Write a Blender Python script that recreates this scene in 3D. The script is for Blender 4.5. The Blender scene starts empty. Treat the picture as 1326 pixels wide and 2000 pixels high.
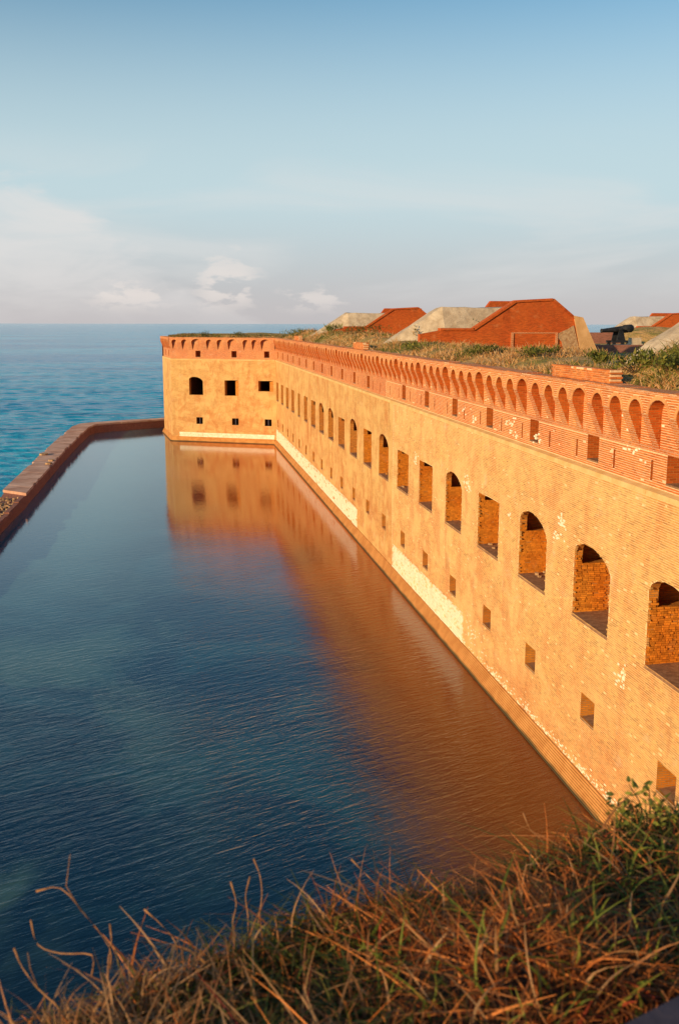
import bpy, bmesh, math, random
import numpy as np
from mathutils import Vector, Matrix
from mathutils.geometry import tessellate_polygon

random.seed(7)
rng = np.random.default_rng(7)
R = math.radians
scene = bpy.context.scene
COL = scene.collection

# ------------------------------------------------------------------ camera
H = 15.3
YAW, PITCH, ROLL = R(9.518), R(10.721), R(0.115)
cam_d = bpy.data.cameras.new("camera")
cam = bpy.data.objects.new("camera", cam_d)
COL.objects.link(cam)
f = Vector((math.sin(YAW) * math.cos(PITCH), math.cos(YAW) * math.cos(PITCH), -math.sin(PITCH)))
r = Vector((math.cos(YAW), -math.sin(YAW), 0))
u = r.cross(f)
r2 = r * math.cos(ROLL) + u * math.sin(ROLL)
u2 = u * math.cos(ROLL) - r * math.sin(ROLL)
m = Matrix((r2, u2, -f)).transposed().to_4x4()
m.translation = (0, 0, H)
cam.matrix_world = m
cam_d.sensor_fit = 'VERTICAL'
cam_d.sensor_height = 36.0
cam_d.sensor_width = 24.0
cam_d.lens = 35.0
cam_d.clip_start = 0.05
cam_d.clip_end = 60000
cam_d.dof.use_dof = True
cam_d.dof.focus_distance = 60
cam_d.dof.aperture_fstop = 5.6
scene.camera = cam

# ------------------------------------------------------------------ sun, sky, exposure
SUN_EL = R(13)
SUN_TH = R(31)            # sun stands out over the sea, between -x and -y
sdir = Vector((-math.cos(SUN_TH) * math.cos(SUN_EL), -math.sin(SUN_TH) * math.cos(SUN_EL), math.sin(SUN_EL)))
sun_d = bpy.data.lights.new("sun", 'SUN')
sun_d.energy = 4.7
sun_d.angle = R(0.5)
sun_d.color = (1.0, 0.68, 0.32)
sun = bpy.data.objects.new("sun", sun_d)
COL.objects.link(sun)
sun.location = sdir * 200
sun.rotation_euler = (-sdir).to_track_quat('-Z', 'Y').to_euler()

world = bpy.data.worlds.new("World")
scene.world = world
world.use_nodes = True
wt = world.node_tree
wt.nodes.clear()
scene.view_settings.view_transform = 'Standard'
scene.view_settings.look = 'None'
scene.view_settings.gamma = 1
scene.view_settings.exposure = 0.35
scene.view_settings.use_curve_mapping = False


class NT:
    """small helper round a node tree"""
    def __init__(s, tree):
        s.t = tree
    def n(s, typ, **kw):
        nd = s.t.nodes.new(typ)
        for k, v in kw.items():
            if k.startswith('i_'):
                nd.inputs[k[2:].replace('_', ' ')].default_value = v
            else:
                setattr(nd, k, v)
        return nd
    def l(s, a, b):
        s.t.links.new(a, b)
    def val(s, x, sock):
        if isinstance(x, (int, float)):
            sock.default_value = x
        else:
            s.l(x, sock)
    def math(s, op, a, b=0.0, c=0.0, clamp=False):
        nd = s.n('ShaderNodeMath', operation=op, use_clamp=clamp)
        s.val(a, nd.inputs[0]); s.val(b, nd.inputs[1]); s.val(c, nd.inputs[2])
        return nd.outputs[0]
    def mix(s, fac, a, b, blend='MIX'):
        nd = s.n('ShaderNodeMix', data_type='RGBA', blend_type=blend)
        s.val(fac, nd.inputs['Factor'])
        for x, sock in ((a, nd.inputs[6]), (b, nd.inputs[7])):
            if isinstance(x, (tuple, list)):
                sock.default_value = (*x[:3], 1)
            else:
                s.l(x, sock)
        return nd.outputs[2]
    def smooth(s, x, a, b, lo=0.0, hi=1.0):
        nd = s.n('ShaderNodeMapRange', interpolation_type='SMOOTHSTEP')
        s.val(x, nd.inputs[0])
        for i, v in ((1, a), (2, b), (3, lo), (4, hi)):
            nd.inputs[i].default_value = v
        return nd.outputs[0]
    def noise(s, vec, scale, detail=4.0, rough=0.55, dist=0.0):
        nd = s.n('ShaderNodeTexNoise')
        s.l(vec, nd.inputs['Vector'])
        nd.inputs['Scale'].default_value = scale
        nd.inputs['Detail'].default_value = detail
        nd.inputs['Roughness'].default_value = rough
        nd.inputs['Distortion'].default_value = dist
        return nd.outputs['Fac']
    def scaled(s, vec, sc, loc=(0, 0, 0), rot=(0, 0, 0)):
        nd = s.n('ShaderNodeMapping')
        s.l(vec, nd.inputs['Vector'])
        nd.inputs['Scale'].default_value = sc
        nd.inputs['Location'].default_value = loc
        nd.inputs['Rotation'].default_value = rot
        return nd.outputs[0]


def build_world():
    T = NT(wt)
    out = T.n('ShaderNodeOutputWorld')
    bg = T.n('ShaderNodeBackground')
    bg.inputs['Strength'].default_value = 0.10
    sky = T.n('ShaderNodeTexSky', sky_type='NISHITA')
    sky.sun_disc = False
    sky.sun_elevation = SUN_EL
    # Blender's sky: rotation 0 puts the sun towards +Y, turning clockwise seen from above
    sky.sun_rotation = math.atan2(sdir.x, sdir.y)
    sky.air_density = 1.0
    sky.dust_density = 0.6
    sky.ozone_density = 1.6
    tc = T.n('ShaderNodeTexCoord')
    d = tc.outputs['Generated']
    sep = T.n('ShaderNodeSeparateXYZ')
    T.l(d, sep.inputs[0])
    el = T.math('ARCSINE', sep.outputs[2])
    az = T.math('ARCTAN2', sep.outputs[0], sep.outputs[1])
    cv = T.n('ShaderNodeCombineXYZ')
    T.l(az, cv.inputs[0]); T.l(T.math('MULTIPLY', el, 3.0), cv.inputs[1])
    # thin veil of high cloud, faint all the way round
    n1 = T.noise(T.scaled(cv.outputs[0], (3.2, 5.5, 1), (2.35, 0.3, 0)), 1.0, 5, 0.5, 0.6)
    band = T.math('MULTIPLY', T.smooth(el, 0.0, 0.05), T.smooth(el, 0.19, 0.10))
    veil = T.math('MULTIPLY', T.smooth(n1, 0.44, 0.66), band)
    # soft bank of cloud standing over the sea, its top sloping down to the east
    n3 = T.noise(T.scaled(cv.outputs[0], (9, 9, 1), (1.1, 0.2, 0)), 1.0, 6, 0.55, 0.5)
    n4 = T.noise(T.scaled(cv.outputs[0], (22, 22, 1), (4.1, 2.2, 0)), 1.0, 5, 0.6, 0.3)
    top = T.math('MINIMUM', T.math('MULTIPLY_ADD', az, -0.62, 0.058), 0.128)
    top = T.math('ADD', top, T.math('MULTIPLY', T.math('SUBTRACT', n3, 0.5), 0.10))
    top = T.math('ADD', top, T.math('MULTIPLY', T.math('SUBTRACT', n4, 0.5), 0.03))
    bank_ = T.math('MULTIPLY', T.smooth(T.math('SUBTRACT', top, el), -0.004, 0.022), T.smooth(az, -1.6, -0.8))
    bank_ = T.math('MULTIPLY', bank_, T.math('MULTIPLY_ADD', T.smooth(n3, 0.35, 0.6), 0.55, 0.45))
    bank_ = T.math('MULTIPLY', bank_, T.smooth(el, -0.01, 0.05, 0.25, 1.0))
    # small heaped clouds further down
    n2 = T.noise(T.scaled(cv.outputs[0], (20, 22, 1), (0.9, 1.0, 0)), 1.0, 6, 0.55, 0.2)
    def puff(a0, wa, e0):
        return T.math('MULTIPLY', T.smooth(T.math('ABSOLUTE', T.math('SUBTRACT', az, a0)), wa, wa * 0.25), T.smooth(el, e0, e0 * 0.45))
    pf = T.math('MAXIMUM', puff(0.056, 0.045, 0.088), T.math('MAXIMUM', puff(-0.035, 0.06, 0.052), puff(0.14, 0.05, 0.045)))
    pf = T.math('MAXIMUM', pf, T.math('MULTIPLY', puff(0.9, 0.5, 0.05), 0.9))
    n2 = T.noise(T.scaled(cv.outputs[0], (26, 24, 1), (0.9, 1.0, 0)), 1.0, 6, 0.55, 0.15)
    heap = T.math('MULTIPLY', T.smooth(T.math('ADD', n2, T.math('MULTIPLY', pf, 0.22)), 0.60, 0.72), T.math('MULTIPLY', pf, T.smooth(el, 0.004, 0.03)))
    haze = T.smooth(el, 0.36, 0.11, 0.0, 0.93)
    c = sky.outputs[0]
    c = T.mix(T.smooth(el, 0.02, 0.40, 0.35, 0.95), c, (0.56, 1.02, 1.15), 'MULTIPLY')
    hz = T.mix(T.smooth(el, 0.0, 0.13), (4.35, 4.10, 4.25), (4.35, 5.45, 5.8))
    c = T.mix(haze, c, hz)
    c = T.mix(T.math('MULTIPLY', veil, 0.42), c, (5.9, 5.85, 5.75))
    c = T.mix(T.math('MULTIPLY', bank_, 0.62), c, (6.15, 5.9, 5.75))
    c = T.mix(T.math('MULTIPLY', heap, 0.6), c, (6.9, 6.2, 5.75))
    T.l(c, bg.inputs['Color'])
    T.l(bg.outputs[0], out.inputs[0])


build_world()

# ------------------------------------------------------------------ materials


def new_mat(name):
    mt = bpy.data.materials.new(name)
    mt.use_nodes = True
    T = NT(mt.node_tree)
    b = mt.node_tree.nodes['Principled BSDF']
    b.inputs['Specular IOR Level'].default_value = 0.25
    b.inputs['Roughness'].default_value = 0.9
    return mt, T, b


def bump(T, b, height, dist, strength=1.0):
    nd = T.n('ShaderNodeBump')
    nd.inputs['Strength'].default_value = strength
    nd.inputs['Distance'].default_value = dist
    T.l(height, nd.inputs['Height'])
    T.l(nd.outputs[0], b.inputs['Normal'])


def wpos(T):
    g = T.n('ShaderNodeNewGeometry')
    return g.outputs['Position']


def brick_mat(name, ca, cb, mortar, tex=False, mortar_only=False, pale=(0.62, 0.5, 0.38), pale_amt=0.35,
              zmix=None, dark_amt=0.35, mortar_size=0.011, tone_amt=0.5, blotch=0.0):
    """fired brick: two fired colours blended in big patches, each brick its own tone, pale salts, dark grime"""
    mt, T, b = new_mat(name)
    P = wpos(T)
    big = T.noise(T.scaled(P, (0.35, 0.35, 0.5)), 1.0, 5, 0.6, 0.6)
    streak = T.noise(T.scaled(P, (1.6, 1.6, 0.22)), 1.0, 4, 0.6)
    fine = T.noise(P, 9.0, 4, 0.65)
    fac = T.smooth(T.math('ADD', T.math('MULTIPLY', big, 0.7), T.math('MULTIPLY', streak, 0.3)), 0.36, 0.62)
    if zmix:
        sp = T.n('ShaderNodeSeparateXYZ'); T.l(P, sp.inputs[0])
        zf = T.smooth(T.math('ADD', sp.outputs[2], T.math('MULTIPLY', big, 5.0)), zmix[0], zmix[1])
        fac = T.math('ADD', T.math('MULTIPLY', fac, 0.5), T.math('MULTIPLY', zf, 0.5))
    col = T.mix(fac, ca, cb)
    if tex:
        uv = T.n('ShaderNodeUVMap')
        br = T.n('ShaderNodeTexBrick')
        T.l(uv.outputs[0], br.inputs['Vector'])
        br.inputs['Scale'].default_value = 1.0
        br.inputs['Brick Width'].default_value = 0.215
        br.inputs['Row Height'].default_value = 0.068
        br.inputs['Mortar Size'].default_value = mortar_size
        br.inputs['Mortar Smooth'].default_value = 0.25
        br.inputs['Color1'].default_value = (0, 0, 0, 1)
        br.inputs['Color2'].default_value = (1, 1, 1, 1)
        br.inputs['Mortar'].default_value = (0.5, 0.5, 0.5, 1)
        tone = br.outputs['Color']; ism = br.outputs['Fac']
        bw = T.n('ShaderNodeRGBToBW'); T.l(tone, bw.inputs[0]); tone = bw.outputs[0]
    else:
        at = T.n('ShaderNodeAttribute', attribute_name='tone')
        tone = at.outputs['Fac']
    tv = T.math('MULTIPLY_ADD', tone, tone_amt, 1.0 - tone_amt * 0.5)
    tv = T.math('MULTIPLY', tv, T.math('MULTIPLY_ADD', fine, 0.4, 0.8))
    cx = T.n('ShaderNodeCombineXYZ')
    for i in range(3):
        T.l(tv, cx.inputs[i])
    if not mortar_only:
        col = T.mix(1.0, col, cx.outputs[0], 'MULTIPLY')
    mcol = T.mix(T.smooth(fine, 0.35, 0.7), mortar, tuple(x * 0.72 for x in mortar))
    if mortar_only:
        col = mcol
    elif tex:
        col = T.mix(ism, col, mcol)
    if blotch and not mortar_only:
        q1 = T.noise(T.scaled(P, (0.5, 0.5, 0.9), (21, 3, 8)), 1.0, 8, 0.7, 0.4)
        spw = T.n('ShaderNodeSeparateXYZ'); T.l(P, spw.inputs[0])
        wash = T.smooth(T.math('ADD', spw.outputs[1], T.math('MULTIPLY', q1, 40.0)), 38.0, 72.0, 0.2, 1.0)
        col = T.mix(T.math('MULTIPLY', wash, T.smooth(q1, 0.40, 0.60, 0.0, blotch)), col, (0.66, 0.45, 0.19))
        q2 = T.noise(T.scaled(P, (0.9, 0.9, 0.5), (1, 31, 18)), 1.0, 8, 0.72, 0.5)
        col = T.mix(T.smooth(q2, 0.48, 0.64, 0.0, 0.6), col, (0.45, 0.155, 0.045))
        q3 = T.noise(T.scaled(P, (2.4, 2.4, 0.14), (7, 1, 2)), 1.0, 6, 0.68)
        col = T.mix(T.smooth(q3, 0.52, 0.72, 0.0, 0.28), col, (0.34, 0.17, 0.07))
    # pale salts and patches of lost face
    p1 = T.noise(T.scaled(P, (1.1, 1.1, 1.6), (3, 9, 4)), 1.0, 7, 0.68, 0.3)
    pf = T.smooth(p1, 0.57, 0.74, 0.0, pale_amt)
    col = T.mix(pf, col, pale)
    d1 = T.noise(T.scaled(P, (0.8, 0.8, 0.35), (11, 2, 8)), 1.0, 6, 0.65)
    col = T.mix(T.smooth(d1, 0.56, 0.78, 0.0, dark_amt), col, tuple(x * 0.35 for x in ca))
    T.l(col, b.inputs['Base Color'])
    h = fine
    if tex:
        h = T.math('SUBTRACT', T.math('MULTIPLY', fine, 0.5), ism)
        bump(T, b, h, 0.006)
    else:
        bump(T, b, h, 0.006)
    return mt


SC_A, SC_B = (0.46, 0.175, 0.05), (0.55, 0.325, 0.11)
RD_A, RD_B = (0.46, 0.115, 0.026), (0.52, 0.18, 0.05)
M = {}
M['scarp'] = brick_mat('scarp_brick', SC_A, SC_B, (0.62, 0.40, 0.19), tex=True, zmix=(2.5, 9.5), mortar_size=0.009, tone_amt=0.3, blotch=0.7)
M['scarp_b'] = brick_mat('scarp_brick_single', SC_A, SC_B, (0.62, 0.40, 0.20), zmix=(2.5, 9.5), tone_amt=0.62, blotch=0.7)
M['mortar'] = brick_mat('scarp_mortar', SC_A, SC_B, (0.80, 0.55, 0.30), mortar_only=True)
M['jamb'] = brick_mat('jamb_brick', (0.48, 0.145, 0.010), (0.56, 0.21, 0.022), (0.5, 0.3, 0.13), pale_amt=0.12)
M['jamb_tex'] = brick_mat('jamb_brick_far', (0.48, 0.145, 0.010), (0.56, 0.21, 0.022), (0.42, 0.22, 0.08), tex=True, pale_amt=0.12)
M['red'] = brick_mat('red_brick', RD_A, RD_B, (0.72, 0.48, 0.32), tex=True, mortar_size=0.008, tone_amt=0.35)
M['red_b'] = brick_mat('red_brick_single', RD_A, RD_B, (0.66, 0.44, 0.29))
M['red_m'] = brick_mat('red_mortar', RD_A, RD_B, (0.78, 0.55, 0.34), mortar_only=True)
M['ring'] = brick_mat('ring_brick', (0.54, 0.20, 0.07), (0.60, 0.29, 0.12), (0.7, 0.5, 0.3))
M['slot'] = brick_mat('shaded_slot_brick', (0.40, 0.068, 0.007), (0.46, 0.10, 0.012), (0.50, 0.18, 0.05), tex=True, pale_amt=0.1, mortar_size=0.008)  # darker copy of the red brick, shade of the recesses put into its colour
M['magazine'] = brick_mat('magazine_brick', (0.42, 0.055, 0.006), (0.52, 0.095, 0.012), (0.46, 0.12, 0.03), tex=True,
                          pale=(0.55, 0.26, 0.11), pale_amt=0.45, dark_amt=0.75)
M['sea_wall'] = brick_mat('sea_wall_brick', (0.26, 0.085, 0.062), (0.34, 0.12, 0.085), (0.3, 0.17, 0.13), tex=True,
                          pale=(0.5, 0.33, 0.25), pale_amt=0.2, dark_amt=0.85)


def plain_mat(name, ca, cb, scale=2.0, rough=0.9, bd=0.02, sp=0.25, dark=0.0):
    mt, T, b = new_mat(name)
    P = wpos(T)
    n = T.noise(P, scale, 7, 0.65, 0.3)
    col = T.mix(T.smooth(n, 0.35, 0.65), ca, cb)
    n2 = T.noise(P, scale * 9, 5, 0.7)
    col = T.mix(T.smooth(n2, 0.55, 0.75, 0, 0.35), col, tuple(x * 0.5 for x in ca))
    if dark:
        n3 = T.noise(T.scaled(P, (1, 1, 1), (5, 5, 5)), scale * 0.7, 6, 0.7)
        col = T.mix(T.smooth(n3, 0.5, 0.7, 0, dark), col, tuple(x * 0.3 for x in ca))
    T.l(col, b.inputs['Base Color'])
    b.inputs['Roughness'].default_value = rough
    b.inputs['Specular IOR Level'].default_value = sp
    bump(T, b, T.math('ADD', n, T.math('MULTIPLY', n2, 0.4)), bd)
    return mt


def plinth_mat(name, ca, cb, scale, bd=0.01):
    mt = plain_mat(name, ca, cb, scale, bd=bd)
    T = NT(mt.node_tree); b = mt.node_tree.nodes['Principled BSDF']
    lk = b.inputs['Base Color'].links[0].from_socket
    P = wpos(T); sp = T.n('ShaderNodeSeparateXYZ'); T.l(P, sp.inputs[0])
    w = T.math('ADD', sp.outputs[2], T.math('MULTIPLY', T.noise(P, 0.8, 5), 0.12))
    T.l(T.mix(T.smooth(w, 0.24, 0.10), lk, (0.075, 0.055, 0.025)), b.inputs['Base Color'])   # weed at the waterline
    return mt


M['plinth'] = plinth_mat('plinth_brick', (0.44, 0.19, 0.055), (0.55, 0.27, 0.09), 1.2, bd=0.01)
M['ledge'] = plain_mat('ledge_brick', (0.58, 0.36, 0.14), (0.68, 0.47, 0.22), 1.4, bd=0.012)
M['white'] = plain_mat('white_stone', (0.76, 0.65, 0.51), (0.84, 0.76, 0.63), 2.5, bd=0.02)
M['sill'] = plain_mat('sill_stone', (0.20, 0.10, 0.055), (0.32, 0.18, 0.10), 5, bd=0.03)
M['concrete'] = plain_mat('weathered_concrete', (0.40, 0.31, 0.22), (0.58, 0.48, 0.36), 1.1, bd=0.06, dark=0.35)
M['strip'] = plain_mat('tan_render', (0.50, 0.29, 0.13), (0.62, 0.38, 0.19), 1.5, bd=0.03)
M['coping'] = plain_mat('coping_stone', (0.44, 0.24, 0.17), (0.66, 0.43, 0.33), 0.55, bd=0.01)
M['iron'] = plain_mat('black_iron', (0.012, 0.013, 0.017), (0.03, 0.03, 0.035), 3, rough=0.6, bd=0.004)
M['dark_stone'] = plain_mat('blue_stone', (0.045, 0.038, 0.055), (0.065, 0.055, 0.078), 6, bd=0.004)  # dark blue grey, for the slab and the iron bars
M['rubble'] = plain_mat('rubble', (0.36, 0.2, 0.1), (0.5, 0.34, 0.2), 6, bd=0.05, dark=0.6)
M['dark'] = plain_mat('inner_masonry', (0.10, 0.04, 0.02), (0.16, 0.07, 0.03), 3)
M['earth'] = plain_mat('bank_earth', (0.06, 0.033, 0.016), (0.10, 0.055, 0.026), 9, bd=0.03)


def terrain_mat():
    mt, T, b = new_mat('terreplein_turf')
    P = wpos(T)
    n = T.noise(P, 0.55, 8, 0.66, 0.6)
    n2 = T.noise(T.scaled(P, (1, 1, 1), (4, 7, 0)), 2.1, 7, 0.68)
    col = T.mix(T.smooth(n, 0.38, 0.6), (0.54, 0.32, 0.12), (0.22, 0.19, 0.045))
    col = T.mix(T.smooth(n2, 0.48, 0.66, 0, 0.75), col, (0.52, 0.34, 0.15))
    n3 = T.noise(T.scaled(P, (1, 1, 1), (1, 17, 0)), 0.8, 6, 0.7)
    col = T.mix(T.smooth(n3, 0.66, 0.73, 0, 0.8), col, (0.55, 0.47, 0.38))
    T.l(col, b.inputs['Base Color'])
    bump(T, b, T.math('ADD', n2, n), 0.25)
    return mt


M['turf'] = terrain_mat()


def leaf_mat(name, transl=0.25):
    mt, T, b = new_mat(name)
    at = T.n('ShaderNodeAttribute', attribute_name='tint')
    T.l(at.outputs['Color'], b.inputs['Base Color'])
    b.inputs['Roughness'].default_value = 0.7
    tr = T.n('ShaderNodeBsdfTranslucent')
    T.l(at.outputs['Color'], tr.inputs['Color'])
    mx = T.n('ShaderNodeMixShader')
    mx.inputs[0].default_value = transl
    out = mt.node_tree.nodes['Material Output']
    T.l(b.outputs[0], mx.inputs[1]); T.l(tr.outputs[0], mx.inputs[2])
    T.l(mx.outputs[0], out.inputs['Surface'])
    return mt


M['blade'] = leaf_mat('grass_blade', 0.35)
M['leaf'] = leaf_mat('leaf', 0.3)


def water_mat(name, sea):
    mt, T, b = new_mat(name)
    P = wpos(T)
    b.inputs['IOR'].default_value = 1.333 if sea else 1.47
    b.inputs['Specular IOR Level'].default_value = 0.5
    if sea:
        b.inputs['Roughness'].default_value = 0.14
        n0 = T.noise(T.scaled(P, (0.004, 0.012, 1)), 1.0, 4, 0.55, 0.5)
        n1 = T.noise(T.scaled(P, (0.03, 0.09, 1)), 1.0, 5, 0.6)
        col = T.mix(T.smooth(n0, 0.35, 0.65), (0.0, 0.25, 0.50), (0.010, 0.42, 0.64))
        col = T.mix(T.smooth(n1, 0.48, 0.7, 0, 0.6), col, (0.0, 0.12, 0.32))
        T.l(col, b.inputs['Base Color'])
        w1 = T.noise(T.scaled(P, (0.10, 0.22, 1), rot=(0, 0, 0.25)), 1.0, 6, 0.62, 0.4)
        w2 = T.noise(T.scaled(P, (0.9, 1.6, 1), rot=(0, 0, -0.3)), 1.0, 5, 0.65)
        h = T.math('ADD', T.math('MULTIPLY', w1, 1.0), T.math('MULTIPLY', w2, 0.22))
        bump(T, b, h, 1.1)
    else:
        b.inputs['Roughness'].default_value = 0.025
        n0 = T.noise(T.scaled(P, (0.11, 0.11, 1), (3, 1, 0)), 1.0, 6, 0.62, 0.8)
        n1 = T.noise(T.scaled(P, (0.5, 0.5, 1), (1, 5, 0)), 1.0, 5, 0.65)
        col = T.mix(T.smooth(n0, 0.45, 0.66), (0.002, 0.022, 0.055), (0.008, 0.065, 0.105))
        col = T.mix(T.smooth(n1, 0.52, 0.72, 0, 0.5), col, (0.012, 0.050, 0.07))
        sp = T.n('ShaderNodeSeparateXYZ'); T.l(P, sp.inputs[0])
        n5 = T.noise(T.scaled(P, (0.16, 0.10, 1), (8, 2, 0)), 1.0, 5, 0.6, 0.6)
        shallow = T.math('MULTIPLY', T.smooth(n5, 0.46, 0.64), T.math('MULTIPLY', T.smooth(sp.outputs[0], 4.0, -6.0), T.smooth(sp.outputs[1], 70.0, 45.0)))
        col = T.mix(shallow, col, (0.05, 0.12, 0.125))
        col = T.mix(T.smooth(sp.outputs[1], 30.0, 12.0), col, (0.0006, 0.004, 0.011))
        sky_sheen = T.math('MULTIPLY', T.smooth(T.math('ADD', sp.outputs[1], T.math('MULTIPLY', n0, 30.0)), 45.0, 90.0), T.smooth(sp.outputs[0], 0.0, -7.0))  # pale blue painted into the far water for the sky's reflection
        col = T.mix(sky_sheen, col, (0.06, 0.16, 0.20))
        # rusty base colour by the scarp stands in for the reflected orange wall
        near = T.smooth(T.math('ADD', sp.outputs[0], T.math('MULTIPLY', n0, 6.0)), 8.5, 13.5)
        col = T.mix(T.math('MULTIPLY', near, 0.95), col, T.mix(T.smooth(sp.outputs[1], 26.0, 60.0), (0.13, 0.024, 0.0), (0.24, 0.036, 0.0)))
        corner = T.math('MULTIPLY', T.smooth(T.math('ADD', sp.outputs[0], T.math('MULTIPLY', n0, 4.0)), 0.5, 7.0), T.smooth(T.math('ADD', sp.outputs[1], T.math('MULTIPLY', n0, 20.0)), 60.0, 95.0))  # orange painted into the water for the bastion's reflection
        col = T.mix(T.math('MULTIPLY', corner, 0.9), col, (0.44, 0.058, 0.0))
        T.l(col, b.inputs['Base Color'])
        rot = T.scaled(P, (1, 1, 1), rot=(0, 0, R(-24)))
        w1 = T.noise(T.scaled(rot, (0.9, 3.4, 1)), 1.0, 3, 0.5, 0.5)
        w2 = T.noise(T.scaled(rot, (3.0, 9.0, 1)), 1.0, 4, 0.6, 0.3)
        calm = T.noise(T.scaled(P, (0.05, 0.05, 1), (9, 4, 0)), 1.0, 3, 0.6)
        amp = T.smooth(calm, 0.35, 0.65, 0.55, 1.15)
        sy = T.smooth(sp.outputs[1], 75.0, 25.0, 0.15, 1.0)
        h = T.math('ADD', T.math('MULTIPLY', w1, 1.0), T.math('MULTIPLY', w2, 0.45))
        h = T.math('MULTIPLY', T.math('MULTIPLY', h, amp), sy)
        bump(T, b, h, 0.040)
    return mt


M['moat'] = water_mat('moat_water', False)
M['sea'] = water_mat('sea_water', True)

# ------------------------------------------------------------------ mesh helpers


class MB:
    def __init__(s):
        s.v = []; s.f = []; s.tone = []
    def quad(s, a, b, c, d):
        i = len(s.v)
        s.v += [tuple(a), tuple(b), tuple(c), tuple(d)]
        s.f.append((i, i + 1, i + 2, i + 3))
    def poly(s, pts):
        i = len(s.v)
        s.v += [tuple(p) for p in pts]
        s.f.append(tuple(range(i, i + len(pts))))
    def tris(s, pts, tr):
        i = len(s.v)
        s.v += [tuple(p) for p in pts]
        s.f += [tuple(i + k for k in t) for t in tr]
    def hexa(s, p):
        """eight corners: 0-3 one face, 4-7 the opposite face in the same order"""
        i = len(s.v)
        s.v += [tuple(q) for q in p]
        for q in ((0, 1, 2, 3), (7, 6, 5, 4), (0, 4, 5, 1), (1, 5, 6, 2), (2, 6, 7, 3), (3, 7, 4, 0)):
            s.f.append(tuple(i + k for k in q))
    def box(s, x0, x1, y0, y1, z0, z1):
        s.hexa([(x0, y0, z0), (x1, y0, z0), (x1, y1, z0), (x0, y1, z0),
                (x0, y0, z1), (x1, y0, z1), (x1, y1, z1), (x0, y1, z1)])
    def prism(s, pts, off):
        """closed prism from a planar outline and an offset vector"""
        o = Vector(off)
        a = [Vector(p) for p in pts]; b = [p + o for p in a]
        s.poly(a); s.poly(list(reversed(b)))
        n = len(a)
        for k in range(n):
            s.quad(a[k], b[k], b[(k + 1) % n], a[(k + 1) % n])
    def loft(s, rings, cap0=False, cap1=False, closed=True):
        i = len(s.v); n = len(rings[0])
        for rg in rings:
            s.v += [tuple(p) for p in rg]
        for k in range(len(rings) - 1):
            for j in range(n if closed else n - 1):
                a = i + k * n + j; b = i + k * n + (j + 1) % n
                s.f.append((a, b, b + n, a + n))
        if cap0: s.f.append(tuple(reversed(range(i, i + n))))
        if cap1: s.f.append(tuple(range(i + (len(rings) - 1) * n, i + len(rings) * n)))
    def mesh(s, name, mat, smooth=False, uv=True, fix=False):
        me = bpy.data.meshes.new(name)
        me.from_pydata(s.v, [], s.f)
        if fix:
            bm = bmesh.new(); bm.from_mesh(me)
            bmesh.ops.remove_doubles(bm, verts=bm.verts, dist=1e-5)
            bmesh.ops.recalc_face_normals(bm, faces=bm.faces)
            bm.to_mesh(me); bm.free()
        me.update()
        me.materials.append(mat)
        if uv: box_uv(me)
        if smooth: me.polygons.foreach_set('use_smooth', [True] * len(me.polygons))
        return me
    def build(s, name, mat, parent=None, smooth=False, uv=True, fix=False, **tags):
        return link(name, s.mesh(name, mat, smooth, uv, fix), parent, **tags)


def box_uv(me):
    """UV in metres: along the wall and up on upright faces, flat on level ones"""
    n = len(me.polygons)
    if n == 0: return
    nor = np.zeros(n * 3); me.polygons.foreach_get('normal', nor); nor = nor.reshape(-1, 3)
    tot = np.zeros(n, int); me.polygons.foreach_get('loop_total', tot)
    lv = np.zeros(len(me.loops), int); me.loops.foreach_get('vertex_index', lv)
    co = np.zeros(len(me.vertices) * 3); me.vertices.foreach_get('co', co); co = co.reshape(-1, 3)
    fn = np.repeat(nor, tot, axis=0); p = co[lv]
    h = np.hypot(fn[:, 0], fn[:, 1])
    flat = h < 0.35
    hh = np.where(h < 1e-6, 1, h)
    tx, ty = -fn[:, 1] / hh, fn[:, 0] / hh
    uu = np.where(flat, p[:, 1], p[:, 0] * tx + p[:, 1] * ty)
    vv = np.where(flat, p[:, 0], p[:, 2])
    lay = me.uv_layers.new(name='UVMap')
    lay.data.foreach_set('uv', np.stack([uu, vv], 1).astype(np.float32).ravel())


def link(name, me, parent=None, loc=None, label=None, cat=None, group=None, kind=None):
    o = bpy.data.objects.new(name, me)
    COL.objects.link(o)
    if parent: o.parent = parent
    if loc: o.location = loc
    tag(o, label, cat, group, kind)
    return o


def tag(o, label=None, cat=None, group=None, kind=None):
    if label: o['label'] = label
    if cat: o['category'] = cat
    if group: o['group'] = group
    if kind: o['kind'] = kind
    return o


def thing(name, label, cat, group=None, loc=(0, 0, 0), rz=0):
    o = bpy.data.objects.new(name, None)
    COL.objects.link(o)
    o.location = loc; o.rotation_euler = (0, 0, rz)
    o.empty_display_size = 0.2
    return tag(o, label, cat, group)


def hnoise(x, y, s=1.0, seed=0):
    v = 0
    for i, (fx, fy, ph, a) in enumerate(((0.31, 0.17, 1.3, 1), (0.13, -0.37, 4.1, 1), (0.71, 0.53, 2.2, 0.5), (-0.9, 0.83, 0.4, 0.45), (1.7, -1.3, 5.0, 0.25), (2.3, 2.9, 1.1, 0.18))):
        v += a * math.sin((x * fx + y * fy) * s + ph + seed)
    return v / 3.3


class Frame:
    """a wall face: s runs along it, d stands out from it, z up"""
    def __init__(s, o, t, n):
        s.o = Vector((o[0], o[1], 0)); s.t = Vector((t[0], t[1], 0)).normalized(); s.n = Vector((n[0], n[1], 0)).normalized()
    def p(s, a, d, z):
        q = s.o + s.t * a + s.n * d
        return (q.x, q.y, z)


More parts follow.
